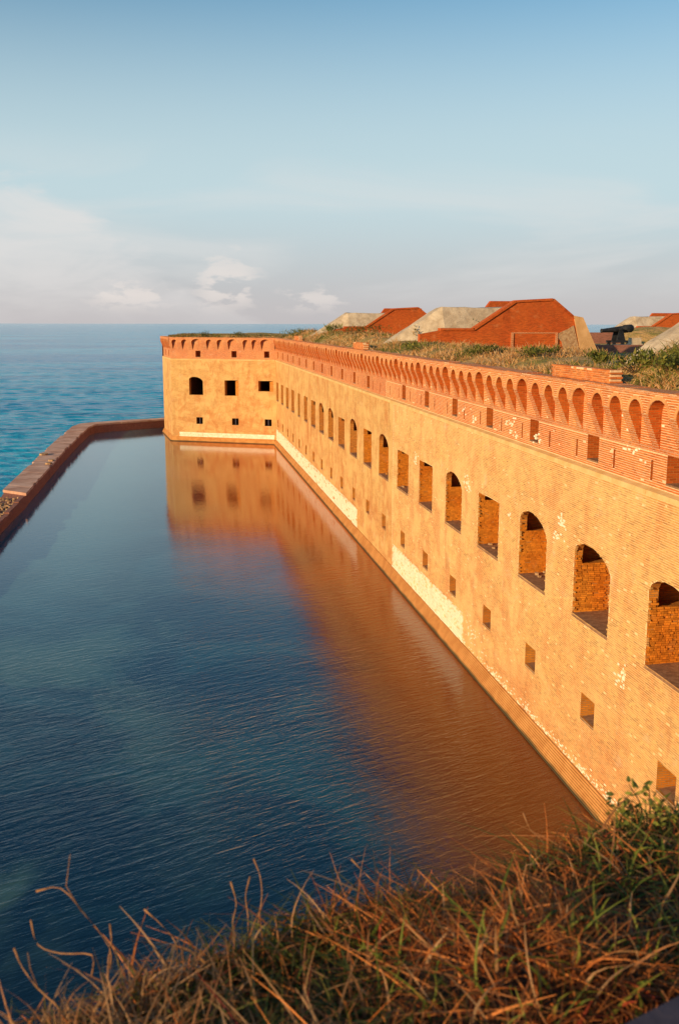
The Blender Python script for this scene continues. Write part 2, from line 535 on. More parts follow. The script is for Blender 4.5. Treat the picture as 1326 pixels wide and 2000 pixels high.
def sheet(mb, F, d, outer, holes):
    loops = [[Vector((a, z, 0)) for a, z in outer]] + [[Vector((a, z, 0)) for a, z in h] for h in holes]
    tr = tessellate_polygon(loops)
    flat = [p for lp in loops for p in lp]
    pts = [F.p(p.x, d, p.y) for p in flat]
    want = F.n
    out = []
    for t in tr:
        a, b, c = (Vector(pts[k]) for k in t)
        nn = (b - a).cross(c - a)
        if nn.length < 1e-9: continue
        out.append(t if nn.dot(want) > 0 else tuple(reversed(t)))
    mb.tris(pts, out)


def bricks_mesh(name, F, rects, mat, deep=0.06, proud=(0.002, 0.007), even=False):
    """rects: array rows (s0,s1,z0,z1,d0) -> one mesh of brick boxes without back faces"""
    rects = np.asarray(rects, float)
    n = len(rects)
    if n == 0: return None
    s0, s1, z0, z1, d0 = rects.T
    if even:
        cz = np.round(z0 / BHH).astype(int)
        pr = d0 + 0.004 + np.sin(cz * 12.9898 + np.floor(s0 / 1.9) * 4.1) * 0.0012 + rng.uniform(-0.0004, 0.0004, n)
        lost = rng.random(n) < 0.008
        pr[lost] -= 0.012
    else:
        pr = d0 + rng.uniform(proud[0], proud[1], n)
    jit = rng.uniform(-0.003, 0.003, (n, 2))
    o = np.array(F.o); t = np.array(F.t); nn = np.array(F.n)
    def pt(s, d, z):
        q = o[None] + s[:, None] * t[None] + d[:, None] * nn[None]
        q[:, 2] = z
        return q
    a = [pt(s0, pr, z0 + jit[:, 0]), pt(s1, pr, z0 + jit[:, 1]), pt(s1, pr, z1 + jit[:, 1]), pt(s0, pr, z1 + jit[:, 0]),
         pt(s0, d0 - deep, z0), pt(s1, d0 - deep, z0), pt(s1, d0 - deep, z1), pt(s0, d0 - deep, z1)]
    co = np.stack(a, 1).reshape(-1, 3)
    quads = np.array([(0, 1, 2, 3), (0, 4, 5, 1), (1, 5, 6, 2), (2, 6, 7, 3), (3, 7, 4, 0)])
    if np.dot(np.cross(t, (0, 0, 1)), nn) < 0: quads = quads[:, ::-1]
    fc = (np.arange(n)[:, None, None] * 8 + quads[None]).reshape(-1)
    me = bpy.data.meshes.new(name)
    nf = n * 5
    me.vertices.add(n * 8); me.vertices.foreach_set('co', co.astype(np.float32).ravel())
    me.loops.add(nf * 4); me.loops.foreach_set('vertex_index', fc.astype(np.int32))
    me.polygons.add(nf)
    me.polygons.foreach_set('loop_start', np.arange(nf, dtype=np.int32) * 4)
    try: me.polygons.foreach_set('loop_total', np.full(nf, 4, np.int32))
    except Exception: pass
    me.update(calc_edges=True)
    me.polygons.foreach_set('use_smooth', np.zeros(nf, bool))
    at = me.attributes.new('tone', 'FLOAT', 'FACE')
    at.data.foreach_set('value', np.repeat(np.clip(rng.normal(0.5, 0.25, n), 0, 1), 5).astype(np.float32))
    me.materials.append(mat)
    return me


BW, BHH, JO = 0.215, 0.0677, 0.010      # brick pitch along, course height, joint


def brick_grid(s0, s1, z0, z1, d, gaps=None, miss=0.004, rag=0.0):
    """courses of stretchers and headers over a rectangle, cut off where an opening interrupts the course"""
    out = []
    nz = int((z1 - z0) / BHH)
    for r_ in range(nz):
        z = z0 + r_ * BHH
        head = (r_ % 6 == 5)
        w = BW / 2 if head else BW
        off = (r_ % 2) * BW / 2 - (0.05 if head else 0)
        k0 = int((s0 - off) / w) + 1; k1 = int((s1 - off) / w)
        gp = [(g0 + random.uniform(-rag, rag), g1 + random.uniform(-rag, rag)) for g0, g1 in (gaps(z + BHH / 2) if gaps else [])]
        gi = 0
        for k in range(k0, k1):
            a = off + k * w
            if random.random() < miss: continue
            while gi < len(gp) and gp[gi][1] < a: gi += 1
            p0, p1 = a + 0.0015, a + w - 0.0015
            if gi < len(gp):
                g0, g1 = gp[gi]
                if g0 < p1 and g1 > p0:
                    if p0 >= g0 and p1 <= g1: continue
                    if p0 < g0: p1 = min(p1, g0)
                    else: p0 = max(p0, g1)
                    if p1 - p0 < 0.02: continue
            out.append((p0, p1, z + JO * 0.95, z + BHH - JO * 0.95, d))
    return out


def poly_span(p, z):
    xs = []
    n = len(p)
    for i in range(n):
        a, b = p[i], p[(i + 1) % n]
        if (a[1] > z) != (b[1] > z):
            xs.append(a[0] + (z - a[1]) / (b[1] - a[1]) * (b[0] - a[0]))
    return (min(xs), max(xs)) if len(xs) >= 2 else None


def in_poly(p, a, z):
    ins = False; n = len(p); j = n - 1
    for i in range(n):
        if (p[i][1] > z) != (p[j][1] > z) and a < (p[j][0] - p[i][0]) * (z - p[i][1]) / (p[j][1] - p[i][1]) + p[i][0]:
            ins = not ins
        j = i
    return ins


# ------------------------------------------------------------------ water
def water():
    inner = [(-13.2, 20), (-12.69, 74.65), (-12.34, 85.7), (-12.12, 113.28), (-11.22, 143.31), (-1.47, 150.74), (6, 156)]
    mb = MB()
    pts = [(-14.3, -80, 0.004), (14, -80, 0.004), (14, 128, 0.004), (6, 157, 0.004)]
    pts += [(x - 0.5, y + 0.3, 0.004) for x, y in reversed(inner[:-1])]
    mb.poly(pts)
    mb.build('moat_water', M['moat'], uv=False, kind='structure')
    mb = MB()
    N = 96
    # swell and chop as real relief on the stretch of sea in view
    rgw = np.random.default_rng(5)
    nr, na = 640, 330
    rad = 70 * np.exp(np.linspace(0, math.log(1100 / 70), nr))
    ang = np.linspace(R(-34), R(12), na)
    RR, AA = np.meshgrid(rad, ang, indexing='ij')
    X_, Y_ = RR * np.sin(AA), RR * np.cos(AA)
    Z_ = np.zeros_like(X_)
    for i in range(54):
        lam = 0.9 * (6.0 / 0.9) ** rgw.random()
        th = R(200) + rgw.normal(0, 0.55)
        k = 2 * math.pi / lam
        amp = 0.0062 * lam ** 0.9
        fade = np.clip(lam / (RR * 0.0043 * 2.6) - 0.6, 0, 1)
        arg = k * (X_ * math.cos(th + 1.57) * 0.75 + Y_ * math.sin(th + 1.57)) + rgw.uniform(0, 6.28)
        Z_ += amp * fade * (np.sin(arg) + 0.3 * np.sin(2 * arg + 1.2))
    edge = np.minimum(np.clip((RR - 70) / 8, 0, 1), np.clip((1100 - RR) / 200, 0, 1))
    outer_x = np.interp(Y_, [5, 74, 88, 113, 130, 142, 145.6, 147.4, 152.6, 157, 4000], [-15.5, -14.8, -14.5, -14.2, -14, -13.6, -12.9, -11.2, -2.2, 4, 4])
    inside = (X_ > outer_x + 0.6) & (Y_ < 157)
    Z_ = np.where(inside, -0.7, Z_ * edge - 0.5 * (1 - edge))
    idx = np.arange(nr * na).reshape(nr, na)
    wv = np.stack([X_, Y_, Z_], 2).reshape(-1, 3)
    wf = np.stack([idx[:-1, :-1], idx[1:, :-1], idx[1:, 1:], idx[:-1, 1:]], 2).reshape(-1, 4)[:, ::-1]
    me = bpy.data.meshes.new('sea_waves')
    me.vertices.add(len(wv)); me.vertices.foreach_set('co', wv.astype(np.float32).ravel())
    me.loops.add(wf.size); me.loops.foreach_set('vertex_index', wf.astype(np.int32).ravel())
    me.polygons.add(len(wf)); me.polygons.foreach_set('loop_start', np.arange(len(wf), dtype=np.int32) * 4)
    me.update(calc_edges=True)
    me.polygons.foreach_set('use_smooth', np.ones(len(wf), bool))
    me.materials.append(M['sea'])
    link('sea', me, kind='structure')
    ring = [(30000 * math.cos(2 * math.pi * k / N), 30000 * math.sin(2 * math.pi * k / N), -0.45) for k in range(N)]
    mb.poly(ring)
    mb.build('sea', M['sea'], uv=False, kind='structure')


water()

# ------------------------------------------------------------------ the fort wall (curtain)
FX = 13.06
BAY = 5.32
CF = Frame((FX, 0), (0, 1), (-1, 0))
S0, S1 = 8.0, 126.95
WIN0 = 23.87
ZL = 10.75        # top of the yellow scarp, foot of the red parapet
ZT = 13.50        # top of the wall
DB, DF = -0.18, 0.23   # red wall plane behind the scarp face; front of the corbelled parapet
ARCHED = {0: 1, 1: 1, 2: 1, 4: 1, 7: 1, 9: 1, 11: 1, 12: 1}


def window_poly(c, w, sill, top, arched, n=9, spring=None, skew=0.0):
    a0, a1 = c - w / 2, c + w / 2
    if not arched:
        return [(a0, sill), (a1, sill), (a1, top - 0.02), (c, top + 0.01), (a0, top)]
    sp = spring if spring else top - 0.55
    pts = [(a0, sill), (a1, sill)]
    for k in range(n + 1):
        t = math.pi * k / n
        pts.append((c + skew * math.sin(t) + math.cos(t) * w / 2, sp + (top - sp) * math.sin(t)))
    return pts


def niche(mb, F, poly, d0, d1, cap=True):
    fr = [F.p(a, d0, z) for a, z in poly]; bk = [F.p(a, d1, z) for a, z in poly]
    n = len(poly)
    for k in range(n):
        mb.quad(fr[k], fr[(k + 1) % n], bk[(k + 1) % n], bk[k])
    if cap: mb.poly(bk)


TONES = [0.05, 0.25, 0.4, 0.55, 0.7, 0.95]


def brick_variants(mat, w, h, dpt):
    res = []
    for t in TONES:
        bm = bmesh.new()
        bmesh.ops.create_cube(bm, size=1)
        for v in bm.verts:
            v.co.x *= w + random.uniform(-0.006, 0.006); v.co.y *= dpt; v.co.z *= h + random.uniform(-0.006, 0.006)
        me = bpy.data.meshes.new('brick'); bm.to_mesh(me); bm.free()
        at = me.attributes.new('tone', 'FLOAT', 'FACE')
        at.data.foreach_set('value', [t] * len(me.polygons))
        me.materials.append(mat)
        res.append(me)
    return res


JB = brick_variants(M['jamb'], 0.198, 0.055, 0.11)
JBH = brick_variants(M['jamb'], 0.094, 0.055, 0.11)


def jamb_bricks(c, w, sill, ztop, zarch, single, parent):
    """the far jamb, facing the visitor: brick ends broken back unevenly"""
    far = c + w / 2
    rects = []
    z = sill; r_ = 0
    while z < zarch - 0.05:
        depth = 1.25 if z < ztop else 0.28
        head = random.random() < 0.62
        wd = 0.107 if head else BW
        x = random.choice((0.0, 0.03, 0.05, 0.08))
        while x + wd < depth + 0.03:
            if random.random() > 0.03:
                rects.append((x, x + wd, z, head))
            x += wd
        z += BHH; r_ += 1
    # frame of the jamb plane: runs into the wall (+x), faces -y
    if single:
        for x, x2, z, head in rects:
            me = random.choice(JBH if head else JB)
            o = link('brick', me, parent)
            o.location = (FX + (x + x2) / 2, far - random.uniform(0.0, 0.035) + 0.04, z + BHH / 2)
            o.rotation_euler = (random.gauss(0, 0.03), random.gauss(0, 0.015), random.gauss(0, 0.06))
    else:
        JF = Frame((FX, far), (1, 0), (0, -1))
        me = bricks_mesh('brickwork', JF, [(a + 0.005, b - 0.005, z + 0.005, z + BHH - 0.005, 0.0) for a, b, z, h in rects],
                         M['jamb'], proud=(0.0, 0.022))
        link('brickwork', me, parent, kind='stuff')


def red_band(F, s0, s1, slots, loops, slits, parent, near=None, ext=(0, 0)):
    """parapet: recessed red wall with loopholes, corbels stepping out to a front carried on small arches"""
    # recessed wall
    mb = MB()
    holes = [[(c - w / 2, 11.0), (c + w / 2, 11.0), (c + w / 2, 11.8), (c - w / 2, 11.8)] for c, w in loops]
    holes += [[(c - 0.07, 10.97), (c + 0.07, 10.97), (c + 0.07, 11.55), (c - 0.07, 11.55)] for c in slits]
    sheet(mb, F, DB, [(s0 - ext[0], ZL - 0.05), (s1 + ext[1], ZL - 0.05), (s1 + ext[1], ZT - 0.1), (s0 - ext[0], ZT - 0.1)], holes)
    mb.build('parapet_wall', M['red_m'] if near else M['red'], parent)
    for c, w in loops:
        lb = MB(); niche(lb, F, [(c - w / 2, 11.0), (c + w / 2, 11.0), (c + w / 2, 11.8), (c - w / 2, 11.8)], DB, DB - 0.75)
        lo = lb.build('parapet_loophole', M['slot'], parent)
        sb = MB(); a, b = c - w / 2, c + w / 2
        sb.hexa([F.p(a, DB + 0.01, 10.96), F.p(b, DB + 0.01, 10.96), F.p(b, DB - 0.7, 10.96), F.p(a, DB - 0.7, 10.96),
                 F.p(a, DB + 0.01, 11.012), F.p(b, DB + 0.01, 11.012), F.p(b, DB - 0.7, 11.03), F.p(a, DB - 0.7, 11.03)])
        sb.build('sill', M['sill'], lo)
    for c in slits:
        lb = MB(); niche(lb, F, [(c - 0.07, 10.97), (c + 0.07, 10.97), (c + 0.07, 11.55), (c - 0.07, 11.55)], DB, DB - 0.5)
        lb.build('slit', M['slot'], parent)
    # front sheet with arches notched out of its lower edge, plus soffits
    zs = 12.87
    mb = MB()
    outline = [(s0, zs)]
    arcs = []
    for c, w in slots:
        rise = 0.36 if w < 0.9 else 0.43
        arc = [(c - math.cos(math.pi * k / 10) * w / 2, zs + rise * math.sin(math.pi * k / 10)) for k in range(11)]
        arcs.append((c, w, rise, arc))
        outline += arc
    outline += [(s1, zs), (s1, ZT), (s0, ZT)]
    # cell by cell so that the tessellation stays tidy
    edges = [s0] + [(slots[i][0] + slots[i][1] / 2 + slots[i + 1][0] - slots[i + 1][1] / 2) / 2 for i in range(len(slots) - 1)] + [s1]
    sof = []
    for i, (c, w, rise, arc) in enumerate(arcs):
        sf = MB(); sof.append(sf)
        cell = [(edges[i], zs)] + arc + [(edges[i + 1], zs), (edges[i + 1], ZT), (edges[i], ZT)]
        sheet(mb, F, DF, cell, [])
        for k in range(10):
            sf.quad(F.p(arc[k][0], DF, arc[k][1]), F.p(arc[k + 1][0], DF, arc[k + 1][1]),
                    F.p(arc[k + 1][0], DB, arc[k + 1][1]), F.p(arc[k][0], DB, arc[k][1]))
    mb.build('parapet', M['red_m'] if near else M['red'], parent)
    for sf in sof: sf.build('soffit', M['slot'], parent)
    # top of the parapet: two weathered courses, uneven, with pieces gone
    mb = MB()
    a = s0
    while a < s1 - 0.01:
        b = min(s1, a + random.uniform(0.35, 1.1))
        top = ZT + random.uniform(-0.012, 0.03) - (0.05 if random.random() < 0.08 else 0)
        dd = DF + random.uniform(0.012, 0.03)
        mb.hexa([F.p(a, dd, ZT - 0.07), F.p(b, dd, ZT - 0.07), F.p(b, -0.55, ZT - 0.07), F.p(a, -0.55, ZT - 0.07),
                 F.p(a, dd - 0.01, top), F.p(b, dd - 0.01, top + random.uniform(-.008, .008)), F.p(b, -0.55, top + 0.01), F.p(a, -0.55, top + 0.01)])
        a = b + 0.006
    mb.build('parapet_cap', M['red'], parent)
    # string course under the corbels
    mb = MB()
    mb.hexa([F.p(s0, DB + 0.03, 11.80), F.p(s1, DB + 0.03, 11.80), F.p(s1, DB - 0.05, 11.80), F.p(s0, DB - 0.05, 11.80),
             F.p(s0, DB + 0.035, 11.92), F.p(s1, DB + 0.035, 11.92), F.p(s1, DB - 0.05, 11.92), F.p(s0, DB - 0.05, 11.92)])
    mb.build('string_course', M['red'], parent)
    # corbels between the slots
    pe = [(s0, slots[0][0] - slots[0][1] / 2)] + [(slots[i][0] + slots[i][1] / 2, slots[i + 1][0] - slots[i + 1][1] / 2) for i in range(len(slots) - 1)]
    pe.append((slots[-1][0] + slots[-1][1] / 2, s1))
    cache = {}
    for a, b in pe:
        w = round(b - a, 2)
        c = (a + b) / 2
        if w < 0.05: continue
        if w not in cache:
            cb = MB()
            # stepped courses, each a little further out than the one below
            st = 7
            z0 = 11.92
            for k in range(st):
                za = z0 + (zs - z0) * k / st; zb = z0 + (zs - z0) * (k + 1) / st
                da = DB + (DF - DB) * (k + 0.35) / st; db = DB + (DF - DB) * (k + 1.0) / st
                lo_ = [(-w / 2, da), (w / 2, da), (w / 2, DB - 0.02), (-w / 2, DB - 0.02)]
                hi_ = [(-w / 2, db), (w / 2, db), (w / 2, DB - 0.02), (-w / 2, DB - 0.02)]
                cb.hexa([tuple(F.t * x + F.n * d + Vector((0, 0, za))) for x, d in lo_] +
                        [tuple(F.t * x + F.n * d + Vector((0, 0, zb))) for x, d in hi_])
            cache[w] = cb.mesh('corbel', M['red'])
            cache[w].materials.append(M['slot'])  # corbel sides take the darker shaded copy
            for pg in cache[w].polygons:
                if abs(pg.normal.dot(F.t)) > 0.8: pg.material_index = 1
        q = F.o + F.t * c
        link('corbel', cache[w], parent, loc=(q.x, q.y, 0))
    # arch rings of headers standing a touch proud
    ac = {}
    for c, w, rise, arc in arcs:
        key = round(w, 2)
        if key not in ac:
            rb = MB(); nv = 13 if w > 0.9 else 9
            for k in range(nv):
                g = 0.10 / nv
                t0 = math.pi * (k + g) / nv; t1 = math.pi * (k + 1 - g) / nv
                def pt(t, e, d):
                    return tuple(F.t * (-math.cos(t) * (w / 2 + e)) + F.n * d + Vector((0, 0, zs + (rise + e) * math.sin(t))))
                rb.hexa([pt(t0, 0.004, DF + 0.016), pt(t1, 0.004, DF + 0.016), pt(t1, 0.11, DF + 0.016), pt(t0, 0.11, DF + 0.016),
                         pt(t0, 0.004, DF - 0.04), pt(t1, 0.004, DF - 0.04), pt(t1, 0.11, DF - 0.04), pt(t0, 0.11, DF - 0.04)])
            me = rb.mesh('arch', M['ring'])
            at = me.attributes.new('tone', 'FLOAT', 'FACE')
            at.data.foreach_set('value', np.repeat(rng.uniform(0.3, 0.8, nv), 6).astype(np.float32)[:len(me.polygons)])
            ac[key] = me
        q = F.o + F.t * c
        link('arch', ac[key], parent, loc=(q.x, q.y, 0))
    # ledge at the foot of the parapet
    mb = MB()
    seg = max(1, int((s1 - s0) / 2.5)); 
    for k in range(seg):
        a = s0 + (s1 - s0) * k / seg; b = s0 + (s1 - s0) * (k + 1) / seg - 0.012
        j = random.uniform(-0.008, 0.008)
        mb.hexa([F.p(a, 0.03 + j, ZL - 0.16), F.p(b, 0.03 + j, ZL - 0.16), F.p(b, DB - 0.1, ZL - 0.16), F.p(a, DB - 0.1, ZL - 0.16),
                 F.p(a, 0.022 + j, ZL - 0.02), F.p(b, 0.022 + j, ZL - 0.02), F.p(b, DB - 0.1, ZL + 0.07), F.p(a, DB - 0.1, ZL + 0.07)])
    mb.build('ledge', M['ledge'], parent)
    return arcs


def plinth(F, s0, s1, parent, mitre0=0.0, mitre1=0.0):
    """footing of stepped courses spreading into the water"""
    mb = MB()
    n = 9
    for k in range(n):
        z0 = 0.62 - k * 0.072; z1 = z0 - 0.072 + 0.004
        if k == n - 1: z1 = -1.5
        d = 0.03 + 0.345 * ((k + 1) / n) ** 0.9
        a = s0 - mitre0 * d; b = s1 + mitre1 * d
        mb.hexa([F.p(a, d, z1), F.p(b, d, z1), F.p(b, -0.2, z1), F.p(a, -0.2, z1),
                 F.p(a, d - 0.012, z0), F.p(b, d - 0.012, z0), F.p(b, -0.2, z0), F.p(a, -0.2, z0)])
    mb.build('plinth', M['plinth'], parent)


def white_patch(F, s0, s1, z0, z1, parent, cell=(0.42, 0.17), miss=0.1):
    """strip where the brick skin is gone and pale core masonry shows, pitted with holes and fading out at its edges"""
    rects = []
    z = z0
    ncr = (z1 - z0) / cell[1]
    while z < z1 - 0.02:
        hgt = min(cell[1] * random.uniform(0.7, 1.25), z1 - z)
        edge = (z > z1 - 0.3)
        a = s0 + random.uniform(0, 0.16)
        e_ = s1 - random.uniform(0, 0.2)
        while a < e_ - 0.03:
            w = min(cell[0] * random.uniform(0.35, 1.3), e_ - a)
            m_ = miss + (0.2 if edge else 0) + (0.10 if hnoise(a * 2, z * 6, 2.0, 5) > 0.3 else 0)
            if random.random() > m_:
                k = random.uniform(0.004, 0.03)
                rects.append((a + k, a + w - 0.008, z + 0.012 * random.random(), z + hgt - 0.014 * random.random() - 0.004, 0.002))
            a += w
        z += hgt
    me = bricks_mesh('pale_patch', F, rects, M['white'], proud=(0.006, 0.04))
    link('pale_patch', me, parent, kind='stuff')


def curtain():
    fort = thing('fort_wall', 'long sunlit brick rampart wall with a row of gun embrasures along the moat', 'fort wall', loc=(FX, S0, 0))
    fort_inv = Vector(fort.location)
    root = fort
    # children are built in world coordinates, so undo the root's offset
    class P: pass
    def fixup():
        for o in COL.objects:
            if o.parent == root and not o.get('_fx'):
                o.location = Vector(o.location) - fort_inv
                o['_fx'] = 1
    near = MB(); far = MB()
    NEAR_END = 61.0
    holes_near = []
    ks = list(range(-2, 20))
    for k in ks:
        c = WIN0 + BAY * k
        w = 2.85 if k < 14 else 2.5
        if k == 15: w = 1.8
        arched = k in ARCHED
        top = random.uniform(8.28, 8.44) if arched else random.uniform(7.98, 8.18)
        w *= random.uniform(0.96, 1.02)
        sill = 5.76
        poly = window_poly(c, w, sill, top, arched, spring=7.7, skew=0.32 if arched else 0)
        lp = [(c - 0.75, 2.48), (c + 0.32, 2.48), (c + 0.32, 3.36), (c - 0.75, 3.36)]
        a0 = c - BAY / 2 if k > ks[0] else S0; a1 = c + BAY / 2 if k < ks[-1] else S1
        tgt = near if a1 < NEAR_END else far
        sheet(tgt, CF, 0.0, [(a0, 0.3), (a1, 0.3), (a1, ZL - 0.06), (a0, ZL - 0.06)], [poly, lp])
        if tgt is near: holes_near.append((a0, a1, poly, lp))
        # embrasure
        e = MB()
        fr = [CF.p(a, 0, z) for a, z in poly]; r1 = [CF.p(a, -0.28, z) for a, z in poly]
        n = len(poly)
        for i in range(n):
            e.quad(fr[i], fr[(i + 1) % n], r1[(i + 1) % n], r1[i])
        n0, f0 = c - w / 2, c + w / 2
        zj = 7.42 if arched else 7.66
        zt = top + 0.12; ex = 0.7
        def slab(a0_, a1_, d0, d1, z0, z1, sides):
            q = {'far': (CF.p(a1_, d0, z0), CF.p(a1_, d1, z0), CF.p(a1_, d1, z1), CF.p(a1_, d0, z1)),
                 'near': (CF.p(a0_, d0, z0), CF.p(a0_, d1, z0), CF.p(a0_, d1, z1), CF.p(a0_, d0, z1)),
                 'back': (CF.p(a0_, d1, z0), CF.p(a1_, d1, z0), CF.p(a1_, d1, z1), CF.p(a0_, d1, z1)),
                 'bot': (CF.p(a0_, d0, z0), CF.p(a1_, d0, z0), CF.p(a1_, d1, z0), CF.p(a0_, d1, z0)),
                 'top': (CF.p(a0_, d0, z1), CF.p(a1_, d0, z1), CF.p(a1_, d1, z1), CF.p(a0_, d1, z1))}
            for sd in sides: e.quad(*q[sd])
        if k != 15:
            slab(n0, f0, -0.28, -1.35, sill, zj, ('far', 'near', 'back'))
            slab(n0, f0 + ex, -0.28, -2.6, zj, zt, ('far', 'near', 'back', 'top'))
            # tops of the jamb and the back of the front ring
            e.quad(CF.p(f0, -0.28, zj), CF.p(f0 + ex, -0.28, zj), CF.p(f0 + ex, -2.6, zj), CF.p(f0, -2.6, zj))
            e.quad(CF.p(n0, -1.35, zj), CF.p(f0, -1.35, zj), CF.p(f0, -2.6, zj), CF.p(n0, -2.6, zj))
            e.quad(CF.p(f0, -0.285, zj), CF.p(f0 + ex, -0.285, zj), CF.p(f0 + ex, -0.285, zt), CF.p(f0, -0.285, zt))
            ringtop = [(a, z) for a, z in poly if z > zj - 0.001]
        else:
            slab(n0, f0 + 0.9, -0.28, -2.4, sill, zt, ('far', 'near', 'back', 'top'))
        emb = e.build('embrasure', M['jamb_tex'], root)
        sb = MB()
        sb.hexa([CF.p(n0, 0.015, sill - 0.10), CF.p(f0, 0.015, sill - 0.10), CF.p(f0, -1.35, sill - 0.10), CF.p(n0, -1.35, sill - 0.10),
                 CF.p(n0, 0.0, sill + 0.006), CF.p(f0, 0.0, sill + 0.006), CF.p(f0, -1.35, sill + 0.03), CF.p(n0, -1.35, sill + 0.03)])
        sb.build('sill', M['sill'], emb)
        if 0 <= k <= 8:
            jamb_bricks(c, w, sill, zj, (7.72 if arched else top), k <= 1, emb)
        if k in (2, 3, 4, 6, 7):
            fb = MB()
            for _ in range(4):
                q = CF.p(c + w / 2 - random.uniform(0.1, 1.3), -random.uniform(0.25, 1.25), sill)
                sx = random.uniform(0.04, 0.10)
                pts = [(q[0] + sx * math.cos(j * 1.26 + sx * 30) * random.uniform(.6, 1.2), q[1] + sx * 1.3 * math.sin(j * 1.26 + sx * 30) * random.uniform(.6, 1.2), sill + 0.01) for j in range(5)]
                fb.prism(pts, (random.uniform(-.02, .02), random.uniform(-.02, .02), random.uniform(0.05, 0.16)))
            fb.build('fallen_bricks', M['rubble'] if k in (2, 3, 6) else M['jamb_tex'], emb, fix=True, kind='stuff')
        # lower loophole
        lb = MB()
        niche(lb, CF, lp, 0.0, -0.85)
        lo = lb.build('loophole', M['jamb_tex'], root)
        sb = MB(); a, b = c - 0.75, c + 0.32
        sb.hexa([CF.p(a, 0.008, 2.42), CF.p(b, 0.008, 2.42), CF.p(b, -0.8, 2.42), CF.p(a, -0.8, 2.42),
                 CF.p(a, 0.0, 2.47), CF.p(b, 0.0, 2.47), CF.p(b, -0.8, 2.56), CF.p(a, -0.8, 2.56)])
        sb.build('sill', M['sill'], lo)
    near.build('scarp', M['mortar'], root)
    far.build('scarp', M['scarp'], root)
    # real bricks over the stretch near the visitor
    rects = []
    nend = max(h[1] for h in holes_near)
    def face_gaps(z):
        g = [(43.2, 58.0)] if z < 2.0 else []
        for a0, a1, poly, lp in holes_near:
            for q in (poly, lp):
                sp_ = poly_span(q, z)
                if sp_: g.append((sp_[0] - 0.006, sp_[1] + 0.006))
        return sorted(g)
    low = [h for h in holes_near]
    rects = brick_grid(20, nend, 0.62, 5.68, 0.0, gaps=face_gaps)
    zc = 0.62 + int((5.68 - 0.62) / BHH) * BHH
    rects += brick_grid(20, nend, zc, ZL - 0.16, 0.0, gaps=face_gaps, rag=0.11)
    me = bricks_mesh('brickwork', CF, rects, M['scarp_b'], even=True)
    link('brickwork', me, root, kind='stuff')
    plinth(CF, S0, S1, root, 0, 0)
    white_patch(CF, 43.0, 58.2, 0.64, 2.08, root, cell=(0.24, 0.1), miss=0.09)
    white_patch(CF, 70.0, 126.7, 0.64, 2.04, root, cell=(0.4, 0.13), miss=0.06)
    # ragged scatter of pale stones just above the plinth near the visitor
    rects = []
    for _ in range(330):
        a = random.uniform(24, 43); lim = 0.95 if a < 36 else 1.0
        z = 0.64 + abs(random.gauss(0, 0.16)) * lim
        if 39.3 < a < 42.6 and random.random() < 0.8: z = random.uniform(1.0, 2.0)
        w = random.uniform(0.04, 0.15)
        rects.append((a, a + w, z, z + random.uniform(0.025, 0.055), 0.002))
    for ca, cz, n_ in ((31.7, 8.55, 26), (32.1, 8.0, 8), (42.6, 8.1, 16), (43.1, 8.2, 12), (52.6, 8.0, 22), (37.0, 7.9, 5), (26.6, 4.9, 22)):
        for _ in range(n_):
            a = random.gauss(ca, 0.2); z = random.gauss(cz, 0.2)
            rects.append((a, a + random.uniform(0.06, 0.18), z, z + 0.06, 0.002))
    me = bricks_mesh('pale_stones', CF, rects, M['white'], proud=(0.008, 0.02))
    link('pale_stones', me, root, kind='stuff')
    # red band
    slots = []; loops = []; slits = []
    for k in range(-3, 20):
        W = 24.95 + BAY * k
        for off, w in ((0, 1.14), (1.36, 0.80), (2.65, 0.80), (3.93, 0.80)):
            if S0 + 0.6 < W + off < S1 - 0.6: slots.append((W + off, w))
        if S0 + 1 < W - 0.33 < S1 - 1.0: loops.append((W - 0.33, 0.88))
        for o_ in (-1.9, 0.97):
            if S0 + 1 < W + o_ < S1 - 2: slits.append(W + o_)
    # near stretch gets real bricks, the rest the brick-patterned face
    cut = 62.0
    ci = [i for i, s_ in enumerate(slots) if s_[0] > cut][0]
    cut = (slots[ci - 1][0] + slots[ci - 1][1] / 2 + slots[ci][0] - slots[ci][1] / 2) / 2
    cl = cut - 0.01
    A = [s_ for s_ in slots if s_[0] < cut]; B = [s_ for s_ in slots if s_[0] > cut]
    arcs = red_band(CF, S0, cut, A, [x for x in loops if x[0] < cut - 0.5], [x for x in slits if x < cut - 0.2], root, near=True)
    red_band(CF, cut, S1, B, [x for x in loops if x[0] > cut + 0.5], [x for x in slits if x > cut + 0.2], root, ext=(0, 0.5))
    def front_gaps(z):
        g = []
        for c, w, rise, arc in arcs:
            q = 1 - (max(0, z - 12.87) / (rise + 0.115)) ** 2
            if q > 0:
                hw = (w / 2 + 0.115) * math.sqrt(q)
                g.append((c - hw, c + hw))
        return sorted(g)
    rects = brick_grid(20, cut, 12.88, ZT - 0.07, DF, gaps=front_gaps)
    hl = [(x[0] - x[1] / 2, x[0] + x[1] / 2, 11.0, 11.8) for x in loops] + [(x - 0.07, x + 0.07, 10.97, 11.55) for x in slits]
    rects += brick_grid(20, cut, ZL + 0.06, 11.80, DB, gaps=lambda z: sorted((h[0] - 0.006, h[1] + 0.006) for h in hl if h[2] - 0.03 < z < h[3] + 0.03))
    piers = []
    for (c0, w0, _a, _b), (c1, w1, _c, _d) in zip(arcs[:-1], arcs[1:]):
        piers.append((c0 + w0 / 2, c1 - w1 / 2))
    rects += brick_grid(20, cut, 11.92, 13.2, DB, gaps=lambda z: piers)
    me = bricks_mesh('brickwork', CF, rects, M['red_b'], even=True)
    link('brickwork', me, root, kind='stuff')
    rects = []
